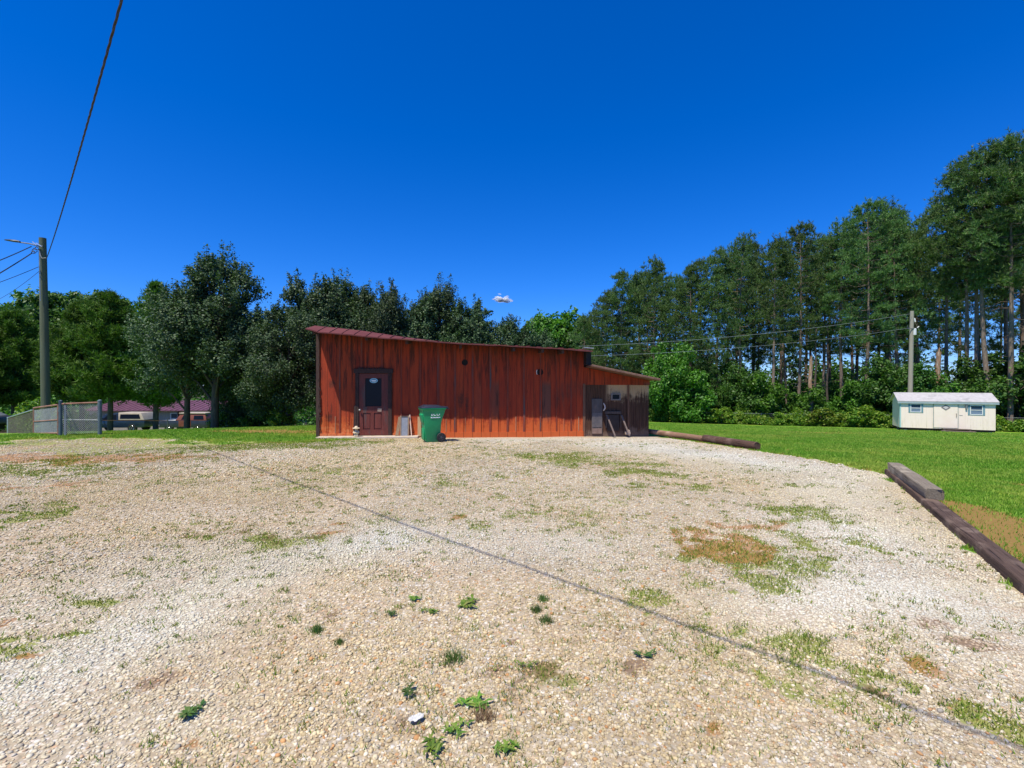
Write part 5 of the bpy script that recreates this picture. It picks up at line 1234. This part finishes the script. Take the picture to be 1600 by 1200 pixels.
def needle_tufts(C, D, r_, length, width, k, spread=.5):
    """fans of needles: k per tuft, around direction D"""
    n = len(C)
    d = D[:, None, :] * .75 + r_.normal(0, spread, (n, k, 3)); d /= np.linalg.norm(d, axis=2)[..., None] + 1e-9
    s = np.cross(d, r_.normal(0, 1, (n, k, 3))); s /= np.linalg.norm(s, axis=2)[..., None] + 1e-9
    L = length * r_.uniform(.7, 1.2, (n, k, 1)); c = C[:, None, :]
    V = np.stack([c - s * width / 2, c + s * width / 2, c + d * L], 2).reshape(-1, 3)
    return V

def pine(seed, h, crown, R_, dens=1.0, needle=.32, dead=True):
    r_ = np.random.default_rng(seed); mb = MB()
    lean = r_.normal(0, .012, 2); bend = r_.normal(0, .30, 2)
    ax = lambda z: np.array([lean[0] * z + bend[0] * math.sin(z / h * 3), lean[1] * z + bend[1] * math.sin(z / h * 3), z])
    rb = .0092 * h + .015
    zz = np.linspace(-.4, h * .985, 14); tube_np(mb, [ax(max(z, 0)) + np.array([0, 0, min(z, 0)]) for z in zz], [max(.02, rb * (1 - .93 * max(z, 0) / h)) for z in zz], 8)
    z0 = h * (1 - crown); C = []; D = []
    z = z0
    while z < h * .985:
        t = (z - z0) / (h - z0)
        prof = (min(1.0, .50 + 1.8 * t) if t < .3 else 1.0) * (1 - t ** 1.9) ** .75 + .07
        nb = r_.integers(3, 6)
        a0 = r_.uniform(0, 6.28)
        for b in range(nb):
            if r_.random() < .12: continue
            a = a0 + b * 6.283 / nb + r_.normal(0, .3); L = R_ * prof * r_.uniform(.55, 1.15); rise = r_.uniform(.05, .45) + .5 * t
            p0 = ax(z); dr = np.array([math.cos(a), math.sin(a), 0])
            pts = [p0 + dr * L * s + np.array([0, 0, L * rise * s ** 1.6 - .10 * L * math.sin(s * 3.1)]) for s in (0, .35, .7, 1.0)]
            tube_np(mb, pts, [.012 + .012 * L, .008 + .008 * L, .012, .006], 3)
            for cl in range(int(1.5 + L * .72 * dens)):
                sc_ = r_.uniform(.42, 1.02) if cl else 1.0
                base = np.array([np.interp(sc_, (0, .35, .7, 1.0), [q[i] for q in pts]) for i in range(3)])
                base = base + r_.normal(0, 1, 3) * np.array([.36, .36, .07]) * L * .5 * (1.15 - .5 * sc_)
                nt = int(15 * dens); rad = r_.uniform(.24, .52) * min(1.0, .5 + L * .25)
                offs = r_.normal(0, 1, (nt, 3)) * rad * np.array([.75, .75, .34])
                C.append(base + offs); dd = offs * .9 + dr * .3 + np.array([0, 0, .75]); D.append(dd / (np.linalg.norm(dd, axis=1)[:, None] + 1e-9))
            tp = pts[-1]; m_ = 5; zz2 = np.linspace(0, .35 + .35 * r_.random(), m_)[:, None]
            C.append(tp + np.array([0, 0, 1.0]) * zz2 + r_.normal(0, .04, (m_, 3))); D.append(np.repeat(np.array([[0, 0, 1.0]]), m_, 0) + r_.normal(0, .15, (m_, 3)))
        z += r_.uniform(.42, .85) * max(.6, h / 22) * (1.25 - .5 * t)
    # leader and upright candles
    for k in range(60):
        tz = h * (1 - .09 * r_.random()); C.append((ax(tz) + np.array([*r_.normal(0, .16, 2), r_.uniform(-.1, .8)]))[None]); D.append(np.array([[*r_.normal(0, .2, 2), 1.0]]))
    if dead:
        for k in range(14):
            zz_ = r_.uniform(h * .12, z0 + 1); a = r_.uniform(0, 6.28); L = r_.uniform(.4, 1.6); p = ax(zz_)
            tube_np(mb, [p, p + np.array([math.cos(a) * L * .6, math.sin(a) * L * .6, L * .05]), p + np.array([math.cos(a) * L, math.sin(a) * L, -L * .15])], [.025, .016, .006], 3)
    C = np.concatenate(C); D = np.concatenate(D)
    V = needle_tufts(C, D, r_, needle, .050, 8)
    crown_me = np_mesh('crown', V, np.arange(len(V)).reshape(-1, 3), NEEDLE)
    tm = bpy.data.meshes.new('trunk'); tm.from_pydata([tuple(p) for p in mb.v], [], mb.f); tm.materials.append(BARKP); tm.polygons.foreach_set('use_smooth', [True] * len(tm.polygons))
    return tm, crown_me

def leafy(seed, h, rx, ry, z0, nsh, per, leaf, mat, bark=BARKD, spike=.8, fork=3, trunk_r=.14, droop=0.0, loose=.16, lobes=9, top=1.0, shoots=0):
    """broad crown of leafy shoots hung on limbs, with gaps between lobes"""
    r_ = np.random.default_rng(seed); mb = MB()
    cz = (h + z0) / 2; hz_ = (h - z0) / 2
    lc = []
    for i in range(lobes):
        a = i * 2.4 + r_.uniform(-.5, .5); t = (i + .5) / lobes; zl_ = z0 + (h - z0) * (.12 + .80 * t); w = math.sqrt(max(.05, 1 - ((zl_ - cz) / hz_) ** 2)) * (1.0 if t < .7 else top)
        q = r_.uniform(.35, .78); lc.append((rx * w * q * math.cos(a), ry * w * q * math.sin(a), zl_, r_.uniform(.26, .42) * min(rx, hz_) * (1.1 if t < .6 else .85)))
    th = z0 + (h - z0) * .25
    tube_np(mb, [(0, 0, -.3), (.03, .02, th * .5), (.05, -.04, th), (.0, .05, h * .82)], [trunk_r * 1.15, trunk_r, trunk_r * .8, trunk_r * .15], 8)
    for (x, y, z, q) in lc:
        zb = max(z0 * .7, z - 1.3 * math.hypot(x, y) * .9); b0 = np.array([.04, 0, min(zb, h * .7)]); b1 = np.array([x, y, z])
        m1 = b0 * .5 + b1 * .5 + np.array([0, 0, .1 * h * r_.uniform(0, .6)]); tube_np(mb, [b0, m1, b1], [trunk_r * .45, trunk_r * .28, .015], 5)
    C = []; O = []
    wts = np.array([q ** 2 for *_, q in lc]); wts /= wts.sum()
    for k in range(nsh):
        x, y, z, q = lc[r_.choice(len(lc), p=wts)]
        d = r_.normal(0, 1, 3); d /= np.linalg.norm(d); rad = q * r_.uniform(.35, 1.05)
        s0_ = np.array([x, y, z]) + d * rad * np.array([1, 1, .85])
        dirn = d * .6 + np.array([x / rx * .4, y / ry * .4, spike - droop]) + r_.normal(0, .25, 3); dirn /= np.linalg.norm(dirn)
        L = q * r_.uniform(.35, .95); e = s0_ + dirn * L - np.array([0, 0, droop * L * .6])
        if e[2] < z0 * .85 or s0_[2] < z0 * .85: continue
        if k % 3 == 0: tube_np(mb, [s0_ - d * rad * .6, s0_, e], [.018, .012, .004], 3)
        t = r_.random(per)[:, None]; c = s0_ + (e - s0_) * t + r_.normal(0, loose, (per, 3)) * (1.15 - .75 * t) * q * .9
        C.append(c); O.append(np.repeat(d[None], per, 0))
    hi = [q for q in lc if q[2] > z0 + (h - z0) * .45]
    for k in range(shoots):
        x, y, z, q = hi[r_.integers(len(hi))]
        a = r_.uniform(0, 6.28); b0 = np.array([x + math.cos(a) * q * r_.uniform(0, .7), y + math.sin(a) * q * r_.uniform(0, .7), z + q * .6])
        L = r_.uniform(.5, 1.25) * h * .12; e = b0 + np.array([x / rx * .3 + r_.normal(0, .12), y / ry * .3 + r_.normal(0, .12), 1.0]) * L
        tube_np(mb, [b0 - np.array([0, 0, .3]), b0, e], [.02, .014, .004], 3)
        m_ = 70; t = r_.random(m_)[:, None]; C.append(b0 + (e - b0) * t + r_.normal(0, .085, (m_, 3)) * (1.3 - .8 * t) * h / 7); O.append(np.repeat(np.array([[0, 0, 1.0]]), m_, 0))
    C = np.concatenate(C); O = np.concatenate(O)
    V = leaf_quads(C, r_, leaf, .6, .35, O)
    cm = np_mesh('crown', V, np.arange(len(V)).reshape(-1, 4), mat)
    tm = bpy.data.meshes.new('trunk'); tm.from_pydata([tuple(p) for p in mb.v], [], mb.f); tm.materials.append(bark); tm.polygons.foreach_set('use_smooth', [True] * len(tm.polygons))
    return tm, cm

def cedar(seed, h, R_, z0, n=15000):
    r_ = np.random.default_rng(seed); mb = MB(); tube_np(mb, [(0, 0, -.3), (.03, 0, h * .4), (0, .02, h * .92)], [.15, .11, .02], 8)
    C = []; Dn = []
    nb = int(h * 16)
    for b in range(nb):
        t = r_.random() ** 1.15; z = z0 + (h - z0) * t; a = r_.uniform(0, 6.28); L = R_ * (1 - t) ** .72 * r_.uniform(.6, 1.1) * (.55 + .45 * min(1, t * 5)) + .12; up = r_.uniform(.1, .5) + .5 * t
        d = np.array([math.cos(a), math.sin(a), up]); m_ = max(6, int(n / nb * (.4 + L / R_))); s = r_.uniform(.25, 1, m_)[:, None]
        c = np.array([0, 0, z]) + d * L * s + r_.normal(0, .10 + .05 * L, (m_, 3)) * (1.2 - .6 * s); C.append(c)
        dd = d * .6 + np.array([0, 0, .5]) + r_.normal(0, .35, (m_, 3)); Dn.append(dd / np.linalg.norm(dd, axis=1)[:, None])
        if b % 4 == 0: tube_np(mb, [(0, 0, z), tuple(np.array([0, 0, z]) + d * L * .8)], [.025, .006], 3)
    C = np.concatenate(C); Dn = np.concatenate(Dn)
    V = needle_tufts(C, Dn, r_, .24, .055, 3)
    cm = np_mesh('crown', V, np.arange(len(V)).reshape(-1, 3), CEDAR)
    tm = bpy.data.meshes.new('trunk'); tm.from_pydata([tuple(p) for p in mb.v], [], mb.f); tm.materials.append(BARKD)
    return tm, cm

def place(name, pair, label, x, y, rz, s=1.0, sz=None, group=None, cat='tree', z=None, sink=.1):
    t = thing(name, label, cat, (x, y, (h1(x, y) if z is None else z) - sink), rz, group); t.scale = (s, s, sz if sz else s)
    for nm, me in zip(('trunk', 'crown'), pair):
        if me is not None: mobj(nm, me, t)
    return t

# --- pines -----------------------------------------------------------------
PV = [pine(300 + i, 22, cr, rr_, dn) for i, (cr, rr_, dn) in enumerate([(.60, 3.0, 1.0), (.68, 3.2, 1.0), (.55, 2.9, 1.05), (.62, 3.3, 1.0), (.56, 2.6, 1.1), (.74, 3.2, .95), (.46, 3.0, 1.05), (.50, 3.3, 1.05)])]
FULL = [pine(340 + i, 18, .90, 3.2, 1.0, .32, False) for i in range(3)]
def top_scale(px, top, d, x, hgt): return (zat(top + 7, d) - h1(x, d) + .1) / hgt
PINES = [  # px, top py, distance, variant, label
    (917, 488, 62, 'F0', 'lowest pine at the left end of the row just above the lean-to roof'),
    (946, 452, 60, 'F1', 'second pine from the left end of the row behind the lean-to'),
    (975, 421, 58, 'F2', 'spiky pine rising over the right end of the lean-to roof'),
    (1023, 400, 57, 'F0', 'pointed full pine directly right of the lean-to eave'),
    (1000, 424, 63, 'F1', 'pine tucked behind the pointed pine right of the lean-to'),
    (1080, 414, 56, 'F2', 'rounded pine with low branches between two pointed neighbours'),
    (1053, 428, 64, 'F1', 'paler pine set back between the pointed pines'),
    (1120, 387, 55, 'F1', 'slim pointed pine left of the first big round topped pine'),
    (1163, 364, 53, 2, 'first big round topped pine right of the slim pointed one'),
    (1207, 368, 50, 4, 'pine with a long bare grey trunk facing the lawn'),
    (1246, 348, 51, 3, 'tallest round topped pine above the middle of the fence'),
    (1286, 366, 52, 0, 'pine just behind the broken dead trunk'),
    (1318, 341, 50, 2, 'pine with open crown showing blue sky through it'),
    (1350, 314, 47, 3, 'tall pine with wide crown left of the pale utility pole'),
    (1376, 312, 50, 1, 'high crowned pine directly above the pale utility pole'),
    (1408, 326, 47, 5, 'dense pine standing close behind the pale utility pole'),
    (1446, 333, 49, 2, 'pine right of the pale pole at the edge of the blue gap'),
    (1478, 305, 45, 4, 'ragged pine with bare reddish trunk over the shed roof'),
    (1508, 264, 43, 6, 'slender pine on the left side of the tallest group'),
    (1527, 250, 42, 7, 'dark trunked pine in front of the blue gap above the shed'),
    (1552, 222, 40, 6, 'thickest trunked pine of the tall group at right'),
    (1578, 211, 39, 7, 'highest pine crown in the tall group at right'),
    (1608, 208, 38, 7, 'pine at the right photo edge with sunlit lower boughs'),
]
prr = random.Random(8)
for i, (px, top, d, vr, lb) in enumerate(PINES):
    x = at(px, d); full = isinstance(vr, str)
    pr = FULL[int(vr[1])] if full else PV[vr]; s = top_scale(px, top, d, x, 18 if full else 22)
    place('pine_tree', pr, lb, x, d, prr.uniform(0, 6.28), s * prr.uniform(.95, 1.08) if full else s * prr.uniform(.92, 1.05), s, 'tall pines behind the fence')
# the rows behind them
k = 0
for px, top, d in [(935, 478, 72), (960, 450, 70), (990, 432, 72), (1012, 420, 70), (1040, 425, 74), (1066, 430, 68), (1098, 402, 68), (1130, 412, 66), (1145, 380, 64), (1180, 375, 66), (1225, 372, 64), (1262, 370, 66), (1300, 372, 62), (1335, 350, 61), (1362, 340, 63), (1392, 338, 58), (1425, 345, 60), (1170, 400, 58), (1190, 420, 57), (1232, 395, 58), (1268, 392, 57), (1340, 360, 56), (1385, 350, 55), (1430, 372, 54), (1466, 372, 57), (1600, 240, 48), (1640, 225, 46), (1665, 205, 38), (1575, 262, 50), (1700, 220, 41), (1498, 352, 60), (1535, 330, 62), (1585, 340, 58), (1612, 330, 56), (1560, 380, 66)]:
    x = at(px, d) + prr.uniform(-.5, .5); v = (6 + k % 2) if (px > 1450 and d < 54) else k % 6; k += 1
    s = top_scale(px, top, d, x, 22)
    lb = 'pine deep in the stand, partly hidden behind the front row of pines' if px < 1500 else 'pine at the back of the tall group beyond the right photo edge'
    place('pine_tree', PV[v], lb, x, d, prr.uniform(0, 6.28), s * prr.uniform(.95, 1.1), s, 'pines deep in the stand' if px < 1500 else 'pines beyond the right edge')
# broken dead trunk and thin bare stems
def bare(name, label, px, d, topy, r0, r1, mat, lean=0, snag=False):
    x = at(px, d); zb = h1(x, d); hh = zat(topy, d) - zb; t = thing(name, label, 'dead tree', (x, d, zb - .1)); r_ = random.Random(int(px)); mb = MB()
    pts = [(lean * z / hh + .04 * math.sin(z * 1.7 + px), .03 * math.cos(z * 1.3), z) for z in np.linspace(-.2, hh, 12)]
    mb.tube(pts, [r0 + (r1 - r0) * i / 11 for i in range(12)], 9)
    if snag:
        for q in range(4): mb.tube([pts[-1], (pts[-1][0] + r_.uniform(-.12, .12), r_.uniform(-.1, .1), hh + r_.uniform(.1, .45))], [r1 * .5, .01], 5)
    for q in range(9):
        z = r_.uniform(hh * .3, hh * .98); a = r_.uniform(0, 6.28); L = r_.uniform(.25, .9); c = (lean * z / hh, 0, z)
        mb.tube([c, (c[0] + math.cos(a) * L, math.sin(a) * L, z + L * r_.uniform(-.1, .5))], [.03, .008], 4)
    mb.build('trunk', mat, t, True)
SNAGM = noisy('snag_wood', (.20, .10, .055), (.42, .27, .17), 4, .9, .5, .015, (4, 4, .7), c3=(.46, .38, .3))
bare('dead_trunk', 'broken reddish dead trunk with a splintered top behind the fence', 1266.5, 47.5, 560, .21, .15, SNAGM, .0, True)
bare('dead_trunk', 'thin pale dead stem leaning beside the broken reddish trunk', 1273, 49, 512, .13, .06, BARKD, .15)
bare('dead_trunk', 'slim bare grey stem midway between the dead trunk and the pale pole', 1292, 50, 505, .12, .07, BARKD, .1)
bare('dead_trunk', 'thin bare stem right behind the left end of the fence brush', 1229, 52, 520, .1, .05, BARKP, -.3)
bare('dead_trunk', 'short stubby dead trunk in the shade above the shed roof', 1466, 43, 548, .22, .18, SNAGM, 0, True)

# --- broad leaved trees by the pines -----------------------------------------
BL = [leafy(401, 7.0, 2.6, 2.4, .8, 420, 26, .26, BRIGHT, spike=.5, loose=.3, lobes=11), leafy(402, 6.0, 2.4, 2.4, .5, 360, 26, .24, OAK, spike=.5, loose=.3, lobes=10), leafy(403, 4.0, 2.2, 2.0, .2, 300, 26, .22, BRIGHT, spike=.45, loose=.3, lobes=9)]
for px, top, d, v, s_, lb in ((1045, 533, 51, 0, .78, 'bright green young tree with a pointed top beside the lean-to'), (1078, 585, 50, 2, 1, 'low bright bush like tree right of the pointed young tree'), (1022, 600, 53, 1, 1, 'leafy tree peeping out under the lean-to eave'),
                              (1170, 572, 50.5, 1, 1, 'dark leafy tree in the shade left of the grey pine trunk'), (1192, 590, 49.5, 2, 1, 'bright bush left of the thick pine trunk behind the fence'), (1112, 560, 55, 1, 1, 'deep green tree under the slim pointed pine'),
                              (1262, 610, 48, 2, 1, 'small bush at the foot of the broken dead trunk'), (1375, 588, 46, 2, 1, 'bright leafy bush just left of the white shed'), (1400, 560, 44, 1, 1, 'leafy tree behind the pale pole and the shed corner'),
                              (1440, 575, 43.5, 1, 1, 'leafy tree above the middle of the shed roof'), (1490, 590, 42.5, 2, 1, 'low bush above the right half of the shed roof'), (1340, 600, 47, 2, 1, 'bush with yellowish tips behind the fence near the shed'),
                              (1540, 560, 41.5, 1, 1, 'shaded tree filling the gap right of the shed roof'), (1590, 540, 40, 1, 1, 'dark tree at the right edge behind the fence')):
    x = at(px, d); hh = (7.0, 6.0, 4.0)[v]; s = (zat(top, d) - h1(x, d)) / hh
    place('broadleaf_tree', BL[v], lb, x, d, prr.uniform(0, 6.28), s * 1.05 * s_, s, 'leafy trees under the pines')
FARB = [leafy(411, 15, 5.2, 5, 2.5, 620, 26, .50, BRIGHT, spike=.35, loose=.32, lobes=14, trunk_r=.3), leafy(412, 15, 5.6, 5, 2.0, 640, 26, .52, OAK, spike=.3, loose=.32, lobes=15, trunk_r=.3)]
for px, top, d, v, lb in ((868, 489, 78, 0, 'bright green tree in the distance above the right end of the barn roof'), (836, 496, 84, 1, 'distant darker tree left of the bright green one over the barn'), (900, 500, 76, 1, 'distant tree where the pines begin'),
                          (30, 470, 80, 1, 'distant oak left of the lamp pole'), (-25, 478, 72, 1, 'distant oak at the left photo edge'), (112, 457, 78, 1, 'highest distant oak just right of the lamp pole'), (160, 462, 86, 1, 'distant oak above the broad cedar'), (75, 466, 84, 0, 'paler distant oak right behind the lamp pole shaft'), (215, 470, 80, 1, 'distant oak between the cedar and the tall dark tree'),
                          (420, 520, 80, 1, 'distant oak seen low between the dark trees left of the barn'), (370, 500, 84, 1, 'distant oak hidden behind the tall dark tree')):
    x = at(px, d); s = (zat(top, d) - h1(x, d)) / 15
    place('broadleaf_tree', FARB[v], lb, x, d, prr.uniform(0, 6.28), s, s, 'distant trees')
# --- left side ------------------------------------------------------------------
CE = [cedar(501, 8, 2.7, 2.0, 20000), cedar(502, 8, 2.0, 1.6, 13000)]
x = at(172, 30); s = (zat(462, 30) - h1(x, 30)) / 8
place('cedar_tree', CE[0], 'broad dark cedar right of the lamp pole', x, 30, .4, s * 1.05, s)
x = at(128, 33); s = (zat(476, 33) - h1(x, 33)) / 8
place('cedar_tree', CE[0], 'cedar behind and left of the broad dark cedar', x, 33, 2.4, s * .95, s)
x = at(243, 31); s = (zat(446, 31) - h1(x, 31)) / 8
place('cedar_tree', CE[1], 'spire topped cedar behind the tall dark leafed tree', x, 31, 1.1, s, s)
x = at(22, 38); s = (zat(490, 38) - h1(x, 38)) / 8
place('cedar_tree', CE[0], 'dark cedar at the left photo edge', x, 38, 3.0, s * 1.1, s)
x = at(-35, 36); s = (zat(500, 36) - h1(x, 36)) / 8
place('cedar_tree', CE[0], 'cedar cut off beyond the left photo edge', x, 36, 4.0, s * 1.1, s)
DL = [leafy(601, 8.0, 2.5, 2.2, 1.7, 900, 56, .115, DARKLEAF, spike=1.0, droop=.0, loose=.20, lobes=17, top=.7, shoots=75), leafy(602, 7.0, 2.5, 2.2, .5, 900, 56, .115, DARKLEAF, spike=.9, loose=.20, lobes=17, shoots=60), leafy(603, 6.5, 2.6, 2.2, .9, 900, 56, .115, DARKLEAF, spike=1.0, loose=.20, lobes=18, shoots=85), leafy(604, 7.0, 2.5, 2.2, 1.5, 820, 54, .115, DARKLEAF, spike=.8, loose=.20, lobes=16)]
def dtree(v, hh, px, top, d, sx, lb, rz=None, sink=.1):
    x = at(px, d); s = (zat(top + 13, d) - h1(x, d)) / hh
    return place('persimmon_tree', DL[v], lb, x, d, prr.uniform(0, 6.28) if rz is None else rz, sx, s, 'dark leafed trees around the barn', sink=sink)
dtree(0, 8.0, 335, 388, 23.0, 1.12, 'tallest dark leafed tree left of the barn, over the jeep', .5)
dtree(3, 7.0, 292, 452, 24.5, .95, 'lower dark leafed tree drooping over the truck', 1.2, 0)
dtree(2, 6.5, 375, 470, 25.5, .8, 'dark tree close behind the tallest one on its barn side', 2.0)
dtree(1, 7.0, 452, 470, 22.5, .92, 'dark leafed tree reaching the ground just left of the barn corner', 3.0, 0)
dtree(1, 7.0, 418, 515, 26.0, .8, 'low dark tree in the gap left of the barn', 4.0)
dtree(2, 6.5, 498, 432, 25.5, 1.0, 'dark tree with upright shoots behind the barn left corner', 1.0)
dtree(0, 8.0, 552, 430, 26.5, .95, 'dark tree with the highest shoots above the barn roof', 2.2)
dtree(2, 6.5, 596, 444, 25.8, .82, 'dark tree right of the highest one over the barn door', 5.0)
dtree(2, 6.5, 640, 462, 26.5, .9, 'dark tree over the roof above the green bin', 3.3)
dtree(0, 8.0, 683, 440, 27.5, .95, 'dark tree with a pointed tip over the middle of the barn', 4.4)
dtree(1, 7.0, 735, 462, 26.5, 1.0, 'round topped dark tree left of the small cloud', 5.2)
dtree(1, 7.0, 785, 486, 27.5, .95, 'dark tree directly below the small cloud', .9)
dtree(2, 6.5, 825, 506, 28.0, .8, 'last dark tree at the right end of the barn row', 1.9)
VB = leafy(702, 1.9, 1.5, 1.3, .05, 190, 30, .17, VINE, spike=.7, loose=.4, lobes=8, trunk_r=.03, shoots=14)
for q, (px, d, s, lb) in enumerate(((1052, 50.2, 1.1, 'bushy clump on the fence nearest the lean-to'), (1098, 48.8, .8, 'smaller bush on the fence right of the bright pointed tree'), (1128, 48.2, 1.25, 'tall bush at the fence under the slim pointed pine'), (1163, 47.4, .9, 'low bush on the fence under the first round topped pine'), (1225, 45.8, 1.0, 'bush on the fence between the grey trunk and the dead trunk'), (1283, 44.5, 1.3, 'widest vine bush on the fence right of the broken dead trunk'), (1322, 43.5, 1.1, 'bush on the fence midway between dead trunk and shed'), (1352, 42.6, 1.45, 'tallest vine bush at the fence left of the shed'), (1383, 41.6, 1.1, 'vine bush touching the shed left corner'))):
    x = at(px, d); place('vine_bush', VB, lb, x, d, 1.3 * q, s * .95, s * .68, 'vine bushes on the long fence', 'bush')
# shrubs and dark brush
BR = [leafy(701, 1.6, 1.5, 1.3, .05, 160, 30, .12, VINE, spike=.4, loose=.35, lobes=9, trunk_r=.03)]
for px, d, s, lb in ((360, 26, 1.1, 'light green bush at the foot of the tallest dark tree'), (405, 25, 1.2, 'light green bush left of the barn corner'), (440, 22.5, .7, 'small bright bush beside the track at the barn corner'), (112, 33, 1.2, 'bush at the foot of the broad cedar'), (60, 31, 1.5, 'bush behind the gate and pole')):
    x = at(px, d); place('bush', BR[0], lb, x, d, prr.uniform(0, 6), s, s, 'bushes at the edge of the slope', 'bush')

def brush(name, label, pts, depth, hlo, hhi, n, leaf, mat, seed, lift=0.0):
    r_ = np.random.default_rng(seed); P = np.array([(p.x, p.y) for p in pts]); seg = np.linalg.norm(np.diff(P, axis=0), axis=1); cum = np.r_[0, np.cumsum(seg)]
    s = r_.uniform(0, cum[-1], n); x = np.interp(s, cum, P[:, 0]); y = np.interp(s, cum, P[:, 1]); off = r_.uniform(-depth[0], depth[1], n)
    x = x + off * .25; y = y + off
    top = hlo + (hhi - hlo) * np.clip(fbm(x, y, .8, seed, 4) * 2.1 - .55, 0, 1.3)
    top = top * np.sqrt(np.clip(1 - ((off - (depth[1] - depth[0]) / 2) / ((depth[0] + depth[1]) / 2 + .01)) ** 2, .05, 1))
    z = H(x, y) + lift + top * r_.random(n) ** .55
    V = leaf_quads(np.stack([x, y, z], 1), r_, leaf, .65, .6)
    o = mobj(name, np_mesh(name, V, np.arange(len(V)).reshape(-1, 4), mat)); o['kind'] = 'stuff'; tag(o, label, 'undergrowth')
FPL = [Vector((q.x, q.y)) for q in FP]
brush('undergrowth', 'mass of yellow green vines and weeds smothering the fence', FPL, (1.1, 2.4), .35, 2.0, 110000, .16, VINE, 81)
brush('undergrowth', 'shaded brush on the floor of the pine stand', [Vector((p.x + .25 * 6, p.y + 6)) for p in FPL], (2, 11), 1.6, 6.0, 80000, .32, OAK, 82)
far_line = [Vector((at(px, d), d)) for px, d in ((930, 88), (1060, 84), (1200, 78), (1330, 74), (1400, 72), (1470, 70))]
brush('undergrowth', 'dark far wood behind the pine stand', far_line, (4, 10), 5.0, 13.0, 46000, .6, OAK, 83)
brush('undergrowth', 'dark brush behind the house and cars on the left', [Vector((at(px, 68), 68)) for px in (-60, 80, 200, 330, 480, 620, 800, 900)], (4, 6), 2.0, 8.0, 36000, .45, OAK, 84)
brush('undergrowth', 'low shaded brush right of the shed', [Vector((at(px, 48), 48.0)) for px in (1470, 1560, 1660, 1760)], (3, 8), .8, 3.6, 16000, .3, OAK, 85)

# ---------------------------------------------------------------- clouds
def cloudmat():
    m, nt, out = newmat('cloud_white'); N = NT(nt)
    lw = N.n('ShaderNodeLayerWeight', ins={'Blend': .35}); f = N.noise(N.coords(), .12, 4)
    d = N.n('ShaderNodeBsdfDiffuse', ins={'Color': (.95, .95, .95, 1)}); t = N.n('ShaderNodeBsdfTransparent'); mx = N.n('ShaderNodeMixShader')
    N.link(N.math('MULTIPLY_ADD', N.smooth(N.math('ADD', lw.outputs['Facing'], N.math('MULTIPLY_ADD', f, .5, -.25)), .0, .6), .28, .72), mx.inputs[0]); N.link(d.outputs[0], mx.inputs[1]); N.link(t.outputs[0], mx.inputs[2]); N.link(mx.outputs[0], out.inputs[0]); return m
CLM = cloudmat()
def cloud(px, py, d, w, hgt, seed, lb, n):
    r_ = random.Random(seed); bm = bmesh.new()
    for k in range(n):
        x = max(-.5, min(.5, r_.gauss(0, .2))) * w; e = math.sqrt(max(.05, 1 - (2 * x / w) ** 2)); rad = w * r_.uniform(.035, .085) * (.4 + .6 * e)
        bmesh.ops.create_icosphere(bm, subdivisions=2, radius=rad, matrix=Matrix.Translation((x, r_.gauss(0, .12) * w, (abs(r_.gauss(0, .45)) - .3) * hgt * e * (1 + .7 * math.sin(x * .35 + seed)) - x * .07)) @ Matrix.Diagonal((1.7, 1.2, .75, 1)))
    me = bpy.data.meshes.new('cloud'); bm.to_mesh(me); bm.free(); me.materials.append(CLM); me.polygons.foreach_set('use_smooth', [True] * len(me.polygons))
    o = mobj('cloud', me); o.location = (at(px, d), d, zat(py, d)); tag(o, lb, 'cloud')
cloud(785, 469, 900, 36, 8, 11, 'small white cloud low over the barn roof trees', 260)
cloud(311, 410, 900, 13, 8, 5, 'tiny faint cloud beside the tip of the tallest dark tree', 24)

# ---------------------------------------------------------------- sky, sun, camera
wd = bpy.data.worlds.new('World'); SC.world = wd; wd.use_nodes = True
N = NT(wd.node_tree); wd.node_tree.nodes.clear()
sky = N.n('ShaderNodeTexSky'); sky.sky_type = 'NISHITA'; sky.sun_disc = False
sky.sun_elevation = math.asin(SUN.z); sky.sun_rotation = math.atan2(SUN.x, SUN.y)
sky.altitude = 300; sky.air_density = 1.0; sky.dust_density = .0; sky.ozone_density = 6.0
gm = N.n('ShaderNodeMix', data_type='RGBA', blend_type='MULTIPLY'); gm.inputs[0].default_value = 1.0; gm.inputs[7].default_value = (.70, .92, 1.50, 1); N.link(sky.outputs[0], gm.inputs[6])
hs = N.n('ShaderNodeHueSaturation', ins={'Saturation': 1.14, 'Value': 1.0}); N.link(gm.outputs[2], hs.inputs['Color'])
bg = N.n('ShaderNodeBackground', ins={'Strength': .094}); N.link(hs.outputs[0], bg.inputs[0])
wo = N.n('ShaderNodeOutputWorld'); N.link(bg.outputs[0], wo.inputs[0])
sl = bpy.data.lights.new('sun', 'SUN'); sl.energy = 5.0; sl.angle = R(.53); sl.color = (1.0, .94, .80)
so = bpy.data.objects.new('sun', sl); so.rotation_euler = (-SUN).to_track_quat('-Z', 'Y').to_euler(); COL.objects.link(so)
cd = bpy.data.cameras.new('camera'); cd.sensor_width = 36; cd.lens = 36 * F / 1600; cd.clip_start = .05; cd.clip_end = 3000
co = bpy.data.objects.new('camera', cd); co.location = (0, 0, EYE); co.rotation_euler = (R(90), 0, 0); COL.objects.link(co); SC.camera = co
vs_ = SC.view_settings; vs_.view_transform = 'Standard'; vs_.look = 'None'; vs_.exposure = 0.32; vs_.gamma = 1.0; vs_.use_curve_mapping = False
SC.cycles.max_bounces = 8; SC.cycles.transparent_max_bounces = 48
